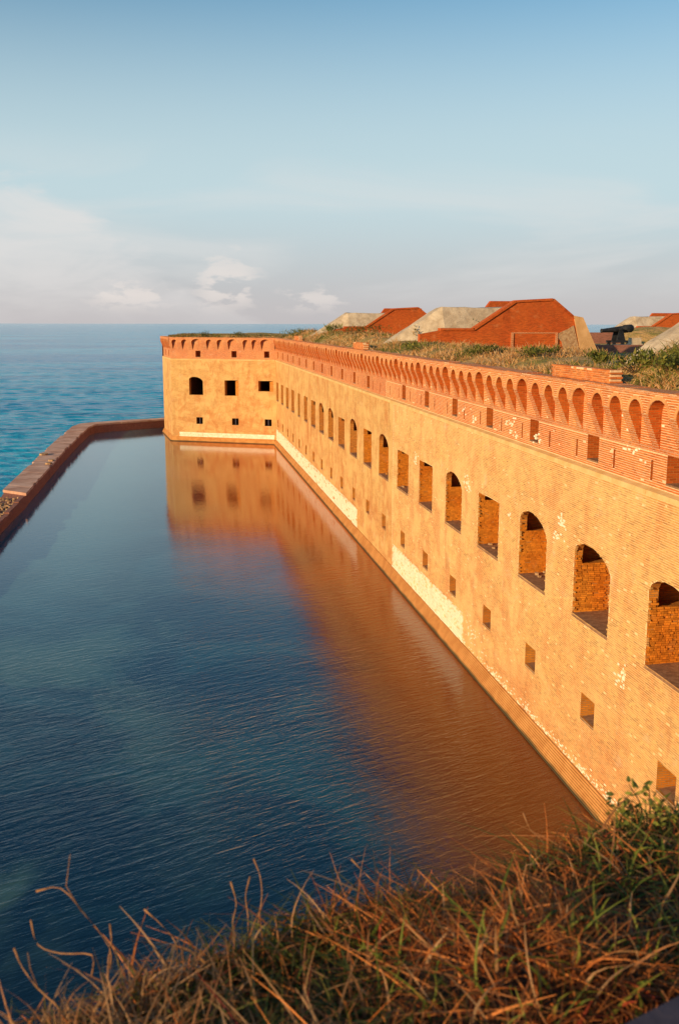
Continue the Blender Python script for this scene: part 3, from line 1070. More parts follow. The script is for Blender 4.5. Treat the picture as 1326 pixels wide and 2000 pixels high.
    for ca, cz, n_ in ((27.0, 11.75, 10), (26.6, 11.55, 5), (28.2, 12.4, 4), (25.3, 12.6, 2), (34.8, 11.1, 9), (38.0, 11.4, 12), (37.5, 11.0, 10), (42.8, 11.1, 10), (44.2, 11.3, 6)):
        for _ in range(n_):
            a = random.gauss(ca, 0.3); z = random.gauss(cz, 0.13)
            if z < ZL + 0.1 or 11.78 < z < 11.93: continue
            rects.append((a, a + random.uniform(0.08, 0.2), z, z + 0.06, DB))
    me = bricks_mesh('pale_stones', CF, rects, M['white'], proud=(0.010, 0.02))
    link('pale_stones', me, root, kind='stuff')
    fixup()
    for o in COL.objects:
        if o.get('_fx'): del o['_fx']


curtain()

# ------------------------------------------------------------------ bastion
FT = Vector((-0.897, 0.442, 0)).normalized(); FN = Vector((-0.442, -0.897, 0)).normalized()
BO = (13.06, 126.99)
BF = Frame(BO, FT, FN)
BL = 14.55
AC = BF.o + FT * BL                      # salient corner of the flank
FAd = Vector((-1.16, 11.04, 0)).normalized()
AF = Frame((AC.x, AC.y), FAd, (-FAd.y, FAd.x))


def bastion():
    b = thing('bastion', 'square brick bastion with dark openings standing out at the far end of the moat', 'bastion')
    wins = [(11.05, 1.95, 6.1, 8.45, True), (6.06, 1.94, 6.1, 8.08, False), (1.37, 2.0, 6.75, 8.08, False)]
    lows = [(10.66, 0.9), (5.62, 0.92), (1.09, 0.94)]
    mb = MB()
    holes = []
    for c, w, s, t, ar in wins:
        holes.append(window_poly(c, w, s, t, ar, spring=7.9, skew=0.25 if ar else 0))
    for c, w in lows:
        holes.append([(c - w / 2, 2.32), (c + w / 2, 2.32), (c + w / 2, 3.19), (c - w / 2, 3.19)])
    sheet(mb, BF, 0, [(0, 0.3), (BL, 0.3), (BL, ZL - 0.06), (0, ZL - 0.06)], holes)
    sheet(mb, AF, 0, [(0, 0.3), (11.1, 0.3), (11.1, ZL - 0.06), (0, ZL - 0.06)], [])
    # faces turned to the open sea and closing the block
    bk = AF.o + FAd * 11.1
    mb.quad((bk.x, bk.y, -1), (12, 172, -1), (12, 172, ZT), (bk.x, bk.y, ZT))
    mb.quad((12, 172, -1), (60, 172, -1), (60, 172, ZT), (12, 172, ZT))
    mb.build('scarp', M['scarp'], b)
    for i, (c, w, s, t, ar) in enumerate(wins):
        poly = holes[i]
        e = MB()
        fr = [BF.p(a, 0, z) for a, z in poly]
        sp = (0.12, 0.0) if i == 0 else (0.68, 0.05)       # splay of the right and left cheeks
        def sq(a):
            u_ = (a - (c - w / 2)) / w
            return (c - w / 2 + sp[0]) + u_ * (w - sp[0] - sp[1])
        bkp = [BF.p(sq(a), -0.62, z if z < 7 else z) for a, z in poly]
        n = len(poly)
        for k in range(n):
            e.quad(fr[k], fr[(k + 1) % n], bkp[(k + 1) % n], bkp[k])
        em = e.build('embrasure', M['jamb_tex'], b)
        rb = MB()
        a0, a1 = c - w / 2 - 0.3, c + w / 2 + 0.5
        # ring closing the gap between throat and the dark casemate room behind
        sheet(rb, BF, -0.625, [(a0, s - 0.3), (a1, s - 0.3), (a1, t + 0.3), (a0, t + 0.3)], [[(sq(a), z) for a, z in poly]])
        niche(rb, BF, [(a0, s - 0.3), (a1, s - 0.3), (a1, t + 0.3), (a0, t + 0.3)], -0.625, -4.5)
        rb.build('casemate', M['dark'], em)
    for c, w in lows:
        lb = MB()
        niche(lb, BF, [(c - w / 2, 2.32), (c + w / 2, 2.32), (c + w / 2, 3.19), (c - w / 2, 3.19)], 0, -1.4)
        lo = lb.build('loophole', M['dark'], b)
        pb = MB()
        pb.hexa([BF.p(c - 0.0, -0.28, 2.32), BF.p(c + 0.14, -0.28, 2.32), BF.p(c + 0.14, -0.45, 2.32), BF.p(c - 0.0, -0.45, 2.32),
                 BF.p(c - 0.0, -0.28, 3.19), BF.p(c + 0.14, -0.28, 3.19), BF.p(c + 0.14, -0.45, 3.19), BF.p(c - 0.0, -0.45, 3.19)])
        pb.build('iron_bar', M['dark_stone'], lo)
    plinth(BF, 0.2, BL, b, 0.25, 0.3)
    plinth(AF, 0.0, 11.1, b, 0.3, 0)
    white_patch(BF, 0.2, BL - 0.9, 0.63, 1.2, b, cell=(0.7, 0.2), miss=-0.35)
    slots = [(1.28, 1.3), (2.74, 0.8), (3.95, 0.8), (5.78, 1.3), (7.5, 0.85), (9.0, 0.85), (10.82, 1.3), (12.47, 0.85), (13.9, 0.75)]
    red_band(BF, 0.12, BL + 0.09, slots, [(10.75, 0.7), (5.72, 0.7), (1.25, 0.7)], [], b, ext=(0.45, 0))
    aslots = [(1.2, 0.75), (2.5, 0.75), (3.9, 1.1), (5.3, 0.75), (6.6, 0.75), (8.0, 1.1), (9.4, 0.75), (10.5, 0.72)]
    red_band(AF, 0.09, 11.1, aslots, [(3.9, 0.7), (8.0, 0.7)], [], b)
    # the bracket that carries the drain spout on the salient
    q = AF.p(4.5, 0.0, 6.35)
    mb = MB(); mb.box(q[0] - 0.25, q[0] + 0.1, q[1] - 0.3, q[1] + 0.3, 6.2, 6.5)
    mb.build('spout_stone', M['ledge'], b)


bastion()


def near_bastion():
    """the bastion the visitor stands on: its top carries the grass bank"""
    mb = MB()
    pl = [(-9.0, -2.0), (-0.7, 1.62), (1.75, 2.62), (5.0, 4.1), (13.0, 8.0), (22, 8.0), (22, -25), (-9, -25)]
    base = [(x, y, -1.0) for x, y in pl]
    mb.prism(list(reversed(base)), (0, 0, 14.45))
    mb.build('lookout_bastion', M['scarp'], None, label='brick bastion under the grassy bank in front', cat='bastion')


near_bastion()

# ------------------------------------------------------------------ terreplein and bank tops


def sstep(a, b, x):
    t = min(1, max(0, (x - a) / (b - a)))
    return t * t * (3 - 2 * t)


def left_edge(y):
    if y < 127.4: return 13.60
    if y < 133.6: return 13.6 - (y - 127.4) / 6.2 * 12.9
    if y < 144.5: return 0.7 - (y - 133.6) / 10.9 * 1.1
    return -0.4 + (y - 144.5) * 0.42


def ground_z(x, y):
    e = left_edge(y)
    t = x - e
    amp = 0.78 * sstep(31.5, 29, y) + 0.42 + 0.45 * sstep(56, 85, y) * sstep(128, 118, y)
    if y > 127: amp = 0.22
    z = 13.47 + amp * sstep(-0.1, 2.2, t) - 0.75 * sstep(4.0, 9.5, t) * (1 if y < 127 else 0.2)
    z += hnoise(x, y, 1.5) * 0.16 * sstep(0, 1.2, t)
    if x > 27: z -= 0.35 * sstep(27, 31, x)
    return z


def terrain():
    ys = list(np.arange(4, 60, 0.45)) + list(np.arange(60, 128, 0.9)) + list(np.arange(128, 172.1, 1.5))
    us = np.concatenate([np.linspace(0, 8, 27), np.linspace(8.6, 22, 24), np.linspace(24, 107, 24)])
    nx = len(us)
    V = []; Fc = []
    for y in ys:
        e = left_edge(y)
        for uu in us:
            V.append((e + uu, y, ground_z(e + uu, y)))
    for j in range(len(ys) - 1):
        for i in range(nx - 1):
            a = j * nx + i
            Fc.append((a, a + 1, a + nx + 1, a + nx))
    mb = MB(); mb.v = V; mb.f = Fc
    mb.build('terreplein_ground', M['turf'], smooth=True, uv=False, kind='structure')


terrain()

# ------------------------------------------------------------------ blades, tufts


def ribbons(name, mat, base, direc, length, width, curl, tint, seg=3, parent=None, seed=1, droop=None, **tags):
    """one mesh of curved tapering blades. arrays: base Nx3, direc Nx3 unit (start), curl Nx3 bend vector"""
    n = len(base)
    rg = np.random.default_rng(seed)
    t = np.linspace(0, 1, seg + 1)
    ph = rg.uniform(0, 2 * np.pi, n)
    side = np.stack([np.cos(ph), np.sin(ph), np.zeros(n)], 1)
    side -= direc * np.sum(side * direc, 1)[:, None]
    side /= np.linalg.norm(side, axis=1)[:, None] + 1e-9
    V = np.zeros((n, (seg + 1) * 2, 3), np.float32)
    for k, tk in enumerate(t):
        c = base + direc * (length * tk)[:, None] + curl * (length * tk ** 2)[:, None]
        w = width * (1 - 0.85 * tk ** 1.3)
        V[:, 2 * k] = c - side * w[:, None] * 0.5
        V[:, 2 * k + 1] = c + side * w[:, None] * 0.5
    nv = (seg + 1) * 2
    q = np.array([[2 * k, 2 * k + 1, 2 * k + 3, 2 * k + 2] for k in range(seg)])
    fc = (np.arange(n)[:, None, None] * nv + q[None]).reshape(-1)
    me = bpy.data.meshes.new(name)
    nf = n * seg
    me.vertices.add(n * nv); me.vertices.foreach_set('co', V.ravel())
    me.loops.add(nf * 4); me.loops.foreach_set('vertex_index', fc.astype(np.int32))
    me.polygons.add(nf); me.polygons.foreach_set('loop_start', np.arange(nf, dtype=np.int32) * 4)
    me.update(calc_edges=True)
    at = me.attributes.new('tint', 'FLOAT_COLOR', 'POINT')
    cc = np.ones((n, nv, 4), np.float32); cc[:, :, :3] = tint[:, None, :]
    at.data.foreach_set('color', cc.ravel())
    me.materials.append(mat)
    me.polygons.foreach_set('use_smooth', np.ones(nf, bool))
    return link(name, me, parent, **tags)


def unit(v):
    return v / (np.linalg.norm(v, axis=1)[:, None] + 1e-9)


DRY = np.array([(0.56, 0.32, 0.12), (0.64, 0.39, 0.17), (0.46, 0.24, 0.09), (0.58, 0.28, 0.10), (0.66, 0.45, 0.25)])
GRN = np.array([(0.13, 0.15, 0.025), (0.18, 0.18, 0.03), (0.09, 0.11, 0.025), (0.24, 0.21, 0.045)])
RED = np.array([(0.30, 0.05, 0.03), (0.24, 0.04, 0.03)])


def rampart_grass():
    rg = np.random.default_rng(11)
    N = 52000
    y = 24 + (rg.random(N) ** 1.7) * 104
    e = np.array([left_edge(v) for v in y])
    t = 0.02 + (rg.random(N) ** 1.25) * np.clip(7 + (y - 30) * 0.12, 5, 15)
    x = e + t
    # open bare patches
    patch = np.array([hnoise(a, b, 2.2, 3) for a, b in zip(x, y)])
    keep = (patch + rg.normal(0, 0.22, N)) > -0.28
    for (mx0, mx1, my0, my1) in ((15.2, 30, 65.2, 74), (15.2, 30, 103, 112), (15.0, 26, 31.5, 40)):
        keep &= ~((x > mx0) & (x < mx1) & (y > my0) & (y < my1))
    x, y, patch = x[keep], y[keep], patch[keep]
    n = len(x)
    z = np.array([ground_z(a, b) for a, b in zip(x, y)]) - 0.03
    base = np.stack([x, y, z], 1)
    d = unit(np.stack([rg.normal(0, 0.45, n), rg.normal(0, 0.45, n), np.ones(n)], 1))
    curl = rg.normal(0, 0.35, (n, 3)); curl[:, 2] = -np.abs(rg.normal(0.15, 0.2, n))
    gm = np.array([hnoise(a, b, 1.1, 9) for a, b in zip(x, y)]) + rg.normal(0, 0.25, n)
    tint = DRY[rg.integers(0, len(DRY), n)]
    g = gm > 0.26
    tint[g] = GRN[rg.integers(0, len(GRN), g.sum())]
    L = rg.uniform(0.12, 0.42, n) * np.where(g, 0.85, 1.0) * np.clip(0.95 + 1.1 * patch, 0.4, 1.7)
    W = rg.uniform(0.018, 0.045, n) * (0.8 + y / 70)
    ribbons('rampart_grass', M['blade'], base, d, L, W, curl, tint, seg=2, seed=3, kind='stuff',
            label='dry and green grass growing along the top of the rampart')
    # bastion top
    N = 5000
    y = rg.uniform(127.5, 150, N)
    e = np.array([left_edge(v) for v in y])
    x = e + 0.15 + rg.random(N) ** 2 * 15
    z = np.array([ground_z(a, b) for a, b in zip(x, y)]) - 0.03
    d = unit(np.stack([rg.normal(0, 0.4, N), rg.normal(0, 0.4, N), np.ones(N)], 1))
    curl = rg.normal(0, 0.3, (N, 3)); curl[:, 2] = -0.15
    tint = DRY[rg.integers(0, 4, N)] * 0.6
    g = rg.random(N) < 0.55
    tint[g] = GRN[rg.integers(0, len(GRN), g.sum())] * 0.8
    ribbons('bastion_grass', M['blade'], np.stack([x, y, z], 1), d, rg.uniform(0.1, 0.4, N), rg.uniform(0.05, 0.1, N), curl, tint, seg=2, seed=5,
            kind='stuff', label='dark scrubby grass on top of the far bastion')


rampart_grass()


def shrub(x, y, w, h, label, n=260, dark=1.0, spiky=False, seed=0):
    rg = np.random.default_rng(100 + seed)
    z = ground_z(x, y) - 0.04
    root = thing('shrub', label, 'shrub', 'shrubs on the rampart', loc=(x, y, z))
    # leaves: small quads in clumps through the crown
    nc = 9
    cc = np.stack([rg.normal(0, w * 0.28, nc), rg.normal(0, w * 0.28, nc), rg.uniform(h * 0.25, h * 0.85, nc)], 1)
    base = cc[rg.integers(0, nc, n)] + rg.normal(0, 1, (n, 3)) * np.array([w * 0.14, w * 0.14, h * 0.15])
    base[:, 2] = np.clip(base[:, 2], 0.02, None)
    d = unit(rg.normal(0, 1, (n, 3)) + np.array([0, 0, 0.6 if not spiky else 1.2]))
    tint = GRN[rg.integers(0, len(GRN), n)] * dark * rg.uniform(0.7, 1.3, (n, 1))
    ribbons('foliage', M['leaf'], base, d, rg.uniform(0.08, 0.2, n) * (2.2 if spiky else 1), rg.uniform(0.05, 0.1, n), rg.normal(0, 0.2, (n, 3)), tint,
            seg=1, parent=root, seed=seed + 1)
    mb = MB()
    for c in cc[:5]:
        p0 = Vector((rg.normal(0, 0.03), rg.normal(0, 0.03), 0)); p1 = Vector(c)
        s = (p1 - p0).normalized().orthogonal().normalized() * 0.02; s2 = s.cross(p1 - p0).normalized() * 0.02
        mb.loft([[p0 + s, p0 + s2, p0 - s, p0 - s2], [p1 + s * .4, p1 + s2 * .4, p1 - s * .4, p1 - s2 * .4]])
    mb.build('stem', M['earth'], root, uv=False)


def at_px(px, y):
    return y * math.tan(YAW + math.atan((px - 663) / 1979))


def shrubs():
    at = at_px
    L = [
        (1245, 29.5, 1.3, 0.62, 'broad green shrub on the turf bank nearest the right end of the rampart', 1.0, False),
        (1310, 27.6, 1.0, 0.6, 'bright green shrub by the right-hand end of the parapet grass', 1.1, False),
        (1170, 36.5, 1.0, 0.5, 'low green shrub at the foot of the tan end of the larger brick magazine', 1.0, False),
        (1040, 42.0, 1.5, 0.42, 'flat green shrub below the blocked doorway of the larger brick magazine', 0.9, False),
        (955, 47.0, 1.3, 0.4, 'dark low shrub under the long wing wall of the larger brick magazine', 0.7, False),
        (812, 60.0, 1.6, 0.5, 'bushy green shrub beside the sandy gap between the two magazines', 0.95, False),
        (727, 80.0, 2.4, 0.9, 'dark shrub against the front of the smaller farther magazine', 0.65, False),
        (690, 88.0, 1.8, 0.7, 'dark low shrub at the left end of the farther magazine wall', 0.6, False),
        (580, 117.0, 2.6, 0.8, 'bright spiky bush against the sea where the bastion begins', 1.1, True),
        (640, 99.0, 1.6, 0.7, 'yellow green shrub beside the pale slope of the farther magazine', 1.2, True),
    ]
    for i, (px, y, w, h, lab, dk, sp) in enumerate(L):
        shrub(at(px, y), y, w, h, lab, n=420 if y < 50 else 260, dark=dk, spiky=sp, seed=i * 7)
    # two small heaps on the bastion skyline
    shrub(4.4, 132.6, 1.6, 0.6, 'small dark bush on the skyline of the far bastion top', n=200, dark=0.5, seed=91)
    shrub(8.6, 130.5, 1.8, 0.5, 'dull olive bush on the far bastion top, right of the dark bush', n=200, dark=0.6, seed=95)


shrubs()

# ------------------------------------------------------------------ magazines


def magazine(label, Y, wall, base, door, ridge_z, zback, body, blabel=None, strip=True, back=True):
    """brick-faced earth magazine. wall: outline (x,z) of the near brick wall; body: concrete slopes behind it"""
    g = thing('brick_magazine', label, 'magazine', 'brick magazines on the rampart', loc=(wall[0][0], Y, base))
    off = Vector(g.location)
    def loc(p): return tuple(Vector(p) - off)
    thick = 0.55
    # wall
    mb = MB()
    pts = [loc((x, Y, z)) for x, z in wall]
    mb.prism(pts, (0, thick, 0))
    w_ = mb.build('brick_wall', M['magazine'], g, fix=True)
    # coping courses following the sloping top
    top = wall[1:-1] if wall[0][1] < wall[1][1] else wall
    for (xa, za), (xb, zb) in zip(top[:-1], top[1:]):
        mb = MB()
        dx, dz = xb - xa, zb - za; ln = math.hypot(dx, dz)
        nx, nz = -dz / ln, dx / ln
        a = [(xa, za), (xb, zb), (xb + nx * 0.16, zb + nz * 0.16), (xa + nx * 0.16, za + nz * 0.16)]
        mb.prism([loc((x, Y - 0.09, z)) for x, z in a], (0, thick + 0.18, 0))
        mb.build('coping', M['magazine'], g, fix=True)
    if door:
        x0, x1, z0, z1 = door
        mb = MB()
        for xa in (x0, x1 - 0.18):
            mb.box(*[v for q in ((xa, xa + 0.18), (Y - 0.10, Y + 0.02), (z0, z1)) for v in q][:6])
        mb.box(x0, x1, Y - 0.07, Y + 0.02, z1, z1 + 0.07)
        mb.v = [loc(v) for v in mb.v]
        mb.build('door_frame', M['red'], g, fix=True)
        mb = MB(); mb.box(x0 + 0.18, x1 - 0.18, Y - 0.04, Y + 0.02, z0, z1)
        mb.v = [loc(v) for v in mb.v]
        mb.build('blocked_doorway', M['magazine'], g, fix=True)
    # concrete body: rings along x
    rings = []
    for x, z, yw0, yw1, yr in body:
        rings.append([loc((x, Y + yw0, base - 0.6)), loc((x, Y + yr, z)), loc((x, Y + yr + 1.6, z)), loc((x, Y + yw1, base - 0.6))])
    # subdivide and roughen
    fine = []
    for a, b_ in zip(rings[:-1], rings[1:]):
        for k in range(6):
            t = k / 6
            fine.append([tuple(Vector(p) * (1 - t) + Vector(q) * t) for p, q in zip(a, b_)])
    fine.append(rings[-1])
    out = []
    for rg_ in fine:
        rr = []
        for p, q in zip(rg_, rg_[1:] + rg_[:1]):
            for k in range(4):
                v = Vector(p) * (1 - k / 4) + Vector(q) * (k / 4)
                w = v + off
                v.z += hnoise(w.x * 3, w.y * 3, 1.3) * 0.10
                rr.append(tuple(v))
        out.append(rr)
    mb = MB(); mb.loft(out, True, True)
    mb.build('concrete_slope', M['concrete'], g, smooth=False, fix=True)
    if back:
        mb = MB()
        xa = wall[-3][0] - 4.6
        mb.prism([loc((x, Y + 7.2, z)) for x, z in ((xa, ridge_z - 0.9), (xa + 1.0, zback), (xa + 5.2, zback), (xa + 6.2, base), (xa, base))], (0, 0.5, 0))
        mb.build('rear_wall', M['magazine'], g, fix=True)
    return g, loc


def build_magazines():
    def mag(label, Y, k, dx, door, strip, back=True):
        wall = [(x + dx, z) for x, z in ((16.5, 14.6), (17.9, 14.85), (20.25, 14.85), (23.15, 16.72), (25.75, 16.86), (27.35, 15.62))]
        poly = wall + [(28.1 + dx, 12.9), (16.5 + dx, 12.9)]
        g, loc = magazine(label, Y, poly, 13.2, door, 16.6, 16.98,
                          [(14.9 + dx, 14.0, 2.2, 3.5, 2.6), (15.8 + dx, 14.6, 1.6, 4.5, 2.8), (18.8 + dx, 16.40, 0.6, 8, 3.0), (24.0 + dx, 16.45, 0.56, 8.5, 3.0), (25.6 + dx, 16.0, 0.58, 8.5, 3.0)], back=back)
        if strip:
            mb = MB()
            a = [(27.28 + dx, 15.86), (27.95 + dx, 15.74), (29.4 + dx, 12.9), (28.0 + dx, 12.9)]
            mb.prism([loc((x, Y - 0.12, z)) for x, z in a], (0, 0.95, 0))
            mb.build('end_buttress', M['strip'], g, fix=True)
            mb = MB()
            # rough core where the brick skin has come away
            rows = [(27.32, 15.2), (26.9, 14.95), (26.4, 14.75), (26.1, 14.5), (26.5, 14.1), (26.6, 13.7), (26.9, 13.4), (27.0, 12.9), (27.98, 12.9)]
            mb.prism([loc((x + dx, Y - 0.06, z)) for x, z in rows], (0, 0.2, 0))
            mb.build('bare_core', M['rubble'], g, fix=True)
        return g
    mag('larger nearer magazine with a sloping red brick wall and blocked doorway', 66.0, 1, 0.0, (22.85, 26.2, 13.2, 14.66), True)
    rg = np.random.default_rng(55)
    n = 2600
    gx = rg.uniform(16.6, 22.3, n); gt = rg.beta(2, 2.2, n)
    zr = np.interp(gx, [15.8, 18.8, 24], [14.6, 16.4, 16.45])
    gy = 66.0 + 0.6 + gt * 2.2
    gz = 12.6 + (zr - 12.6) * gt + 0.02
    kp = (gz > 14.5) & (gz < 15.75 - 0.12 * np.abs(gx - 19.5)) & (np.array([hnoise(a * 2, b * 2, 1.6, 4) for a, b in zip(gx, gy)]) > -0.15)
    gx, gy, gz = gx[kp], gy[kp], gz[kp]; n = len(gx)
    tint = DRY[rg.integers(0, 5, n)] * 0.85
    gg = rg.random(n) < 0.5; tint[gg] = GRN[rg.integers(0, 4, gg.sum())] * 0.8
    curl = rg.normal(0, 0.3, (n, 3)); curl[:, 2] = -0.2
    ribbons('slope_grass', M['blade'], np.stack([gx, gy, gz], 1), unit(np.stack([rg.normal(0, .5, n), rg.normal(-.3, .5, n), np.ones(n)], 1)), rg.uniform(0.12, 0.4, n), rg.uniform(0.05, 0.09, n), curl, tint, seg=2, seed=8, kind='stuff',
            label='scrubby grass on the concrete slope behind the wing wall')
    mag('smaller looking magazine farther along the rampart, its red brick gable above the grass', 104.0, 1, 0.0, None, False)
    # only the seaward slope of the next one shows at the right edge
    mag('pale concrete slope of the magazine cut off by the right edge', 30.2, 1, 1.4, None, False, back=False)
    # one more far off on the next front
    mag('distant magazine beyond the gun, a small orange gable at the right edge', 139.0, 1, 49.6, None, False)


build_magazines()

# ------------------------------------------------------------------ loose masonry on the rampart
RB = brick_variants(M['red_b'], 0.20, 0.057, 0.20)


def brick_block(label, x, y, rz, nl, nc, half, sink):
    z = ground_z(x + 0.3, y) - sink
    g = thing('brick_block', label, 'brick block', 'brick blocks on the parapet', loc=(x, y, ZT + 0.02), rz=rz)
    L = nl * BW
    mb = MB(); mb.box(-L / 2 + 0.01, L / 2 - 0.01, -0.185, 0.185, 0.0, nc * BHH - 0.012)
    mb.build('mortar_core', M['red_m'], g)
    for r_ in range(nc):
        for side in (-1, 1):
            for k in range(nl):
                xx = -L / 2 + (k + 0.5) * BW + (0.05 if r_ % 2 else -0.05)
                if r_ == nc - 1 and random.random() < 0.25: continue
                o = link('brick', random.choice(RB), g)
                o.location = (xx, side * (0.1 + random.uniform(0, 0.006)), r_ * BHH + 0.034)
                o.rotation_euler = (0, 0, random.gauss(0, 0.015))
    return g


brick_block('long low brick block on the parapet with its courses picked out in white mortar', 13.33, 31.1, R(90), 22, 6, 0.2, 0)
brick_block('short brick block standing on the parapet near the middle of the wall', 13.33, 70.5, R(90), 18, 7, 0.2, 0)
brick_block('small pale brick block on the parapet near the far end of the wall', 13.4, 106.5, R(90), 18, 7, 0.2, 0)


def cannon():
    px, y = 1207, 84.0
    x = at_px(px, y)
    z = 14.84
    g = thing('cannon', 'black iron gun on an iron carriage between the magazines', 'cannon', loc=(x, y, z), rz=R(188))
    # barrel turned about its axis (local x: breech at -x, muzzle at +x)
    prof = [(-1.52, 0.0), (-1.50, 0.14), (-1.40, 0.34), (-1.28, 0.42), (-1.25, 0.44), (-0.55, 0.44), (-0.52, 0.36), (-0.1, 0.33), (0.9, 0.255), (1.62, 0.20), (1.66, 0.225), (1.74, 0.225), (1.76, 0.12), (1.5, 0.10)]
    mb = MB()
    tilt = R(-4)
    rings = []
    for a, rr in prof:
        rings.append([(a * math.cos(tilt), rr * 0.8 * math.cos(2 * math.pi * k / 20), a * math.sin(tilt) + rr * 0.8 * math.sin(2 * math.pi * k / 20)) for k in range(20)])
    mb.loft(rings, False, True)
    mb.build('barrel', M['iron'], g, smooth=True, uv=False, fix=True)
    for s in (-1, 1):
        mb = MB()
        mb.prism([(-0.46, s * 0.36, -0.95), (0.40, s * 0.36, -0.95), (0.15, s * 0.36, 0.06), (-0.15, s * 0.36, 0.06)], (0, s * 0.1, 0))
        mb.build('carriage_cheek', M['iron'], g, fix=True)
    mb = MB()
    mb.loft([[(0.0 + 0.1 * math.cos(2 * math.pi * k / 10), yy, 0.1 * math.sin(2 * math.pi * k / 10)) for k in range(10)] for yy in (-0.58, 0.58)], True, True)
    mb.build('trunnion', M['iron'], g, fix=True)
    for s in (-1, 1):
        mb = MB(); mb.box(-1.0, 0.9, s * 0.42 - 0.09, s * 0.42 + 0.09, -1.15, -0.95)
        mb.build('chassis_rail', M['iron'], g)
        for xx in (-0.75, 0.65):
            mb = MB()
            mb.loft([[(xx + 0.16 * math.cos(2 * math.pi * k / 14), s * 0.42 + yy, -1.27 + 0.16 * math.sin(2 * math.pi * k / 14)) for k in range(14)] for yy in (-0.07, 0.07)], True, True)
            mb.build('wheel', M['iron'], g, fix=True)


cannon()


def gun_ground():
    X = at_px
    # low brick breast walls of the gun position, darker brick stands in for shade
    mb = MB(); mb.box(X(1140, 92), X(1215, 92), 92, 92.7, 12.6, 14.5)
    mb.build('breast_wall', M['sea_wall'], None, label='dark low brick wall just behind the black gun', cat='wall', group='breast walls of the gun position')
    mb = MB(); mb.box(X(1150, 74), X(1268, 74), 74, 74.7, 12.4, 13.7)
    mb.build('breast_wall', M['sea_wall'], None, label='long low dark brick wall in shade in front of the black gun', cat='wall', group='breast walls of the gun position')
    y = 79.5
    bl = thing('stone_block', 'squared pale stone block on the grass below the breech of the gun', 'stone block', loc=(X(1240, y), y, 13.75))
    mb = MB()
    mb.box(-0.42, 0.42, -0.35, 0.35, -0.3, 0.42)
    mb.build('block', M['concrete'], bl)
    mb = MB(); mb.box(-0.52, 0.5, -0.42, 0.42, -0.4, -0.06)
    mb.build('footing', M['concrete'], bl)
    # grassy rise behind the gun and scraps of broken concrete
    V = []; Fc = []
    cx, cy = X(1275, 100), 100
    for j in range(17):
        for i in range(25):
            a = -1 + 2 * i / 24; b = -1 + 2 * j / 16
            hgt = max(0, 1 - (a * a + b * b)) ** 0.8
            x = cx + a * 8.5; yy = cy + b * 9
            V.append((x, yy, 12.3 + 2.75 * hgt + hnoise(x, yy, 2) * 0.15 * hgt))
    for j in range(16):
        for i in range(24):
            a = j * 25 + i; Fc.append((a, a + 1, a + 26, a + 25))
    mb = MB(); mb.v = V; mb.f = Fc
    mb.build('grass_mound', M['turf'], smooth=True, uv=False, kind='structure')
    # level platform for the gun
    mb = MB(); mb.box(X(1130, 84), X(1300, 84), 75, 92, 12.2, 13.45)
    mb.build('gun_platform', M['turf'], uv=False, kind='structure')
    rg = np.random.default_rng(4)
    labs = ['flat scrap of pale concrete below the muzzle of the gun', 'broken pale slab under the carriage of the gun', 'small pale stone left of the slab under the gun']
    for i, (px, y, w) in enumerate(((1160, 80.0, 0.9), (1213, 79.0, 1.5), (1184, 78.6, 0.4))):
        mb = MB()
        n = 9
        pts = [(X(px, y) + w / 2 * math.cos(2 * math.pi * k / n) * rg.uniform(0.7, 1.2), y + w / 3 * math.sin(2 * math.pi * k / n) * rg.uniform(0.7, 1.2), 13.4) for k in range(n)]
        mb.prism(pts, (0.05, 0.02, 0.22))
        mb.build('concrete_scrap', M['concrete'], None, fix=True, label=labs[i], cat='concrete', group='concrete scraps by the gun')


gun_ground()

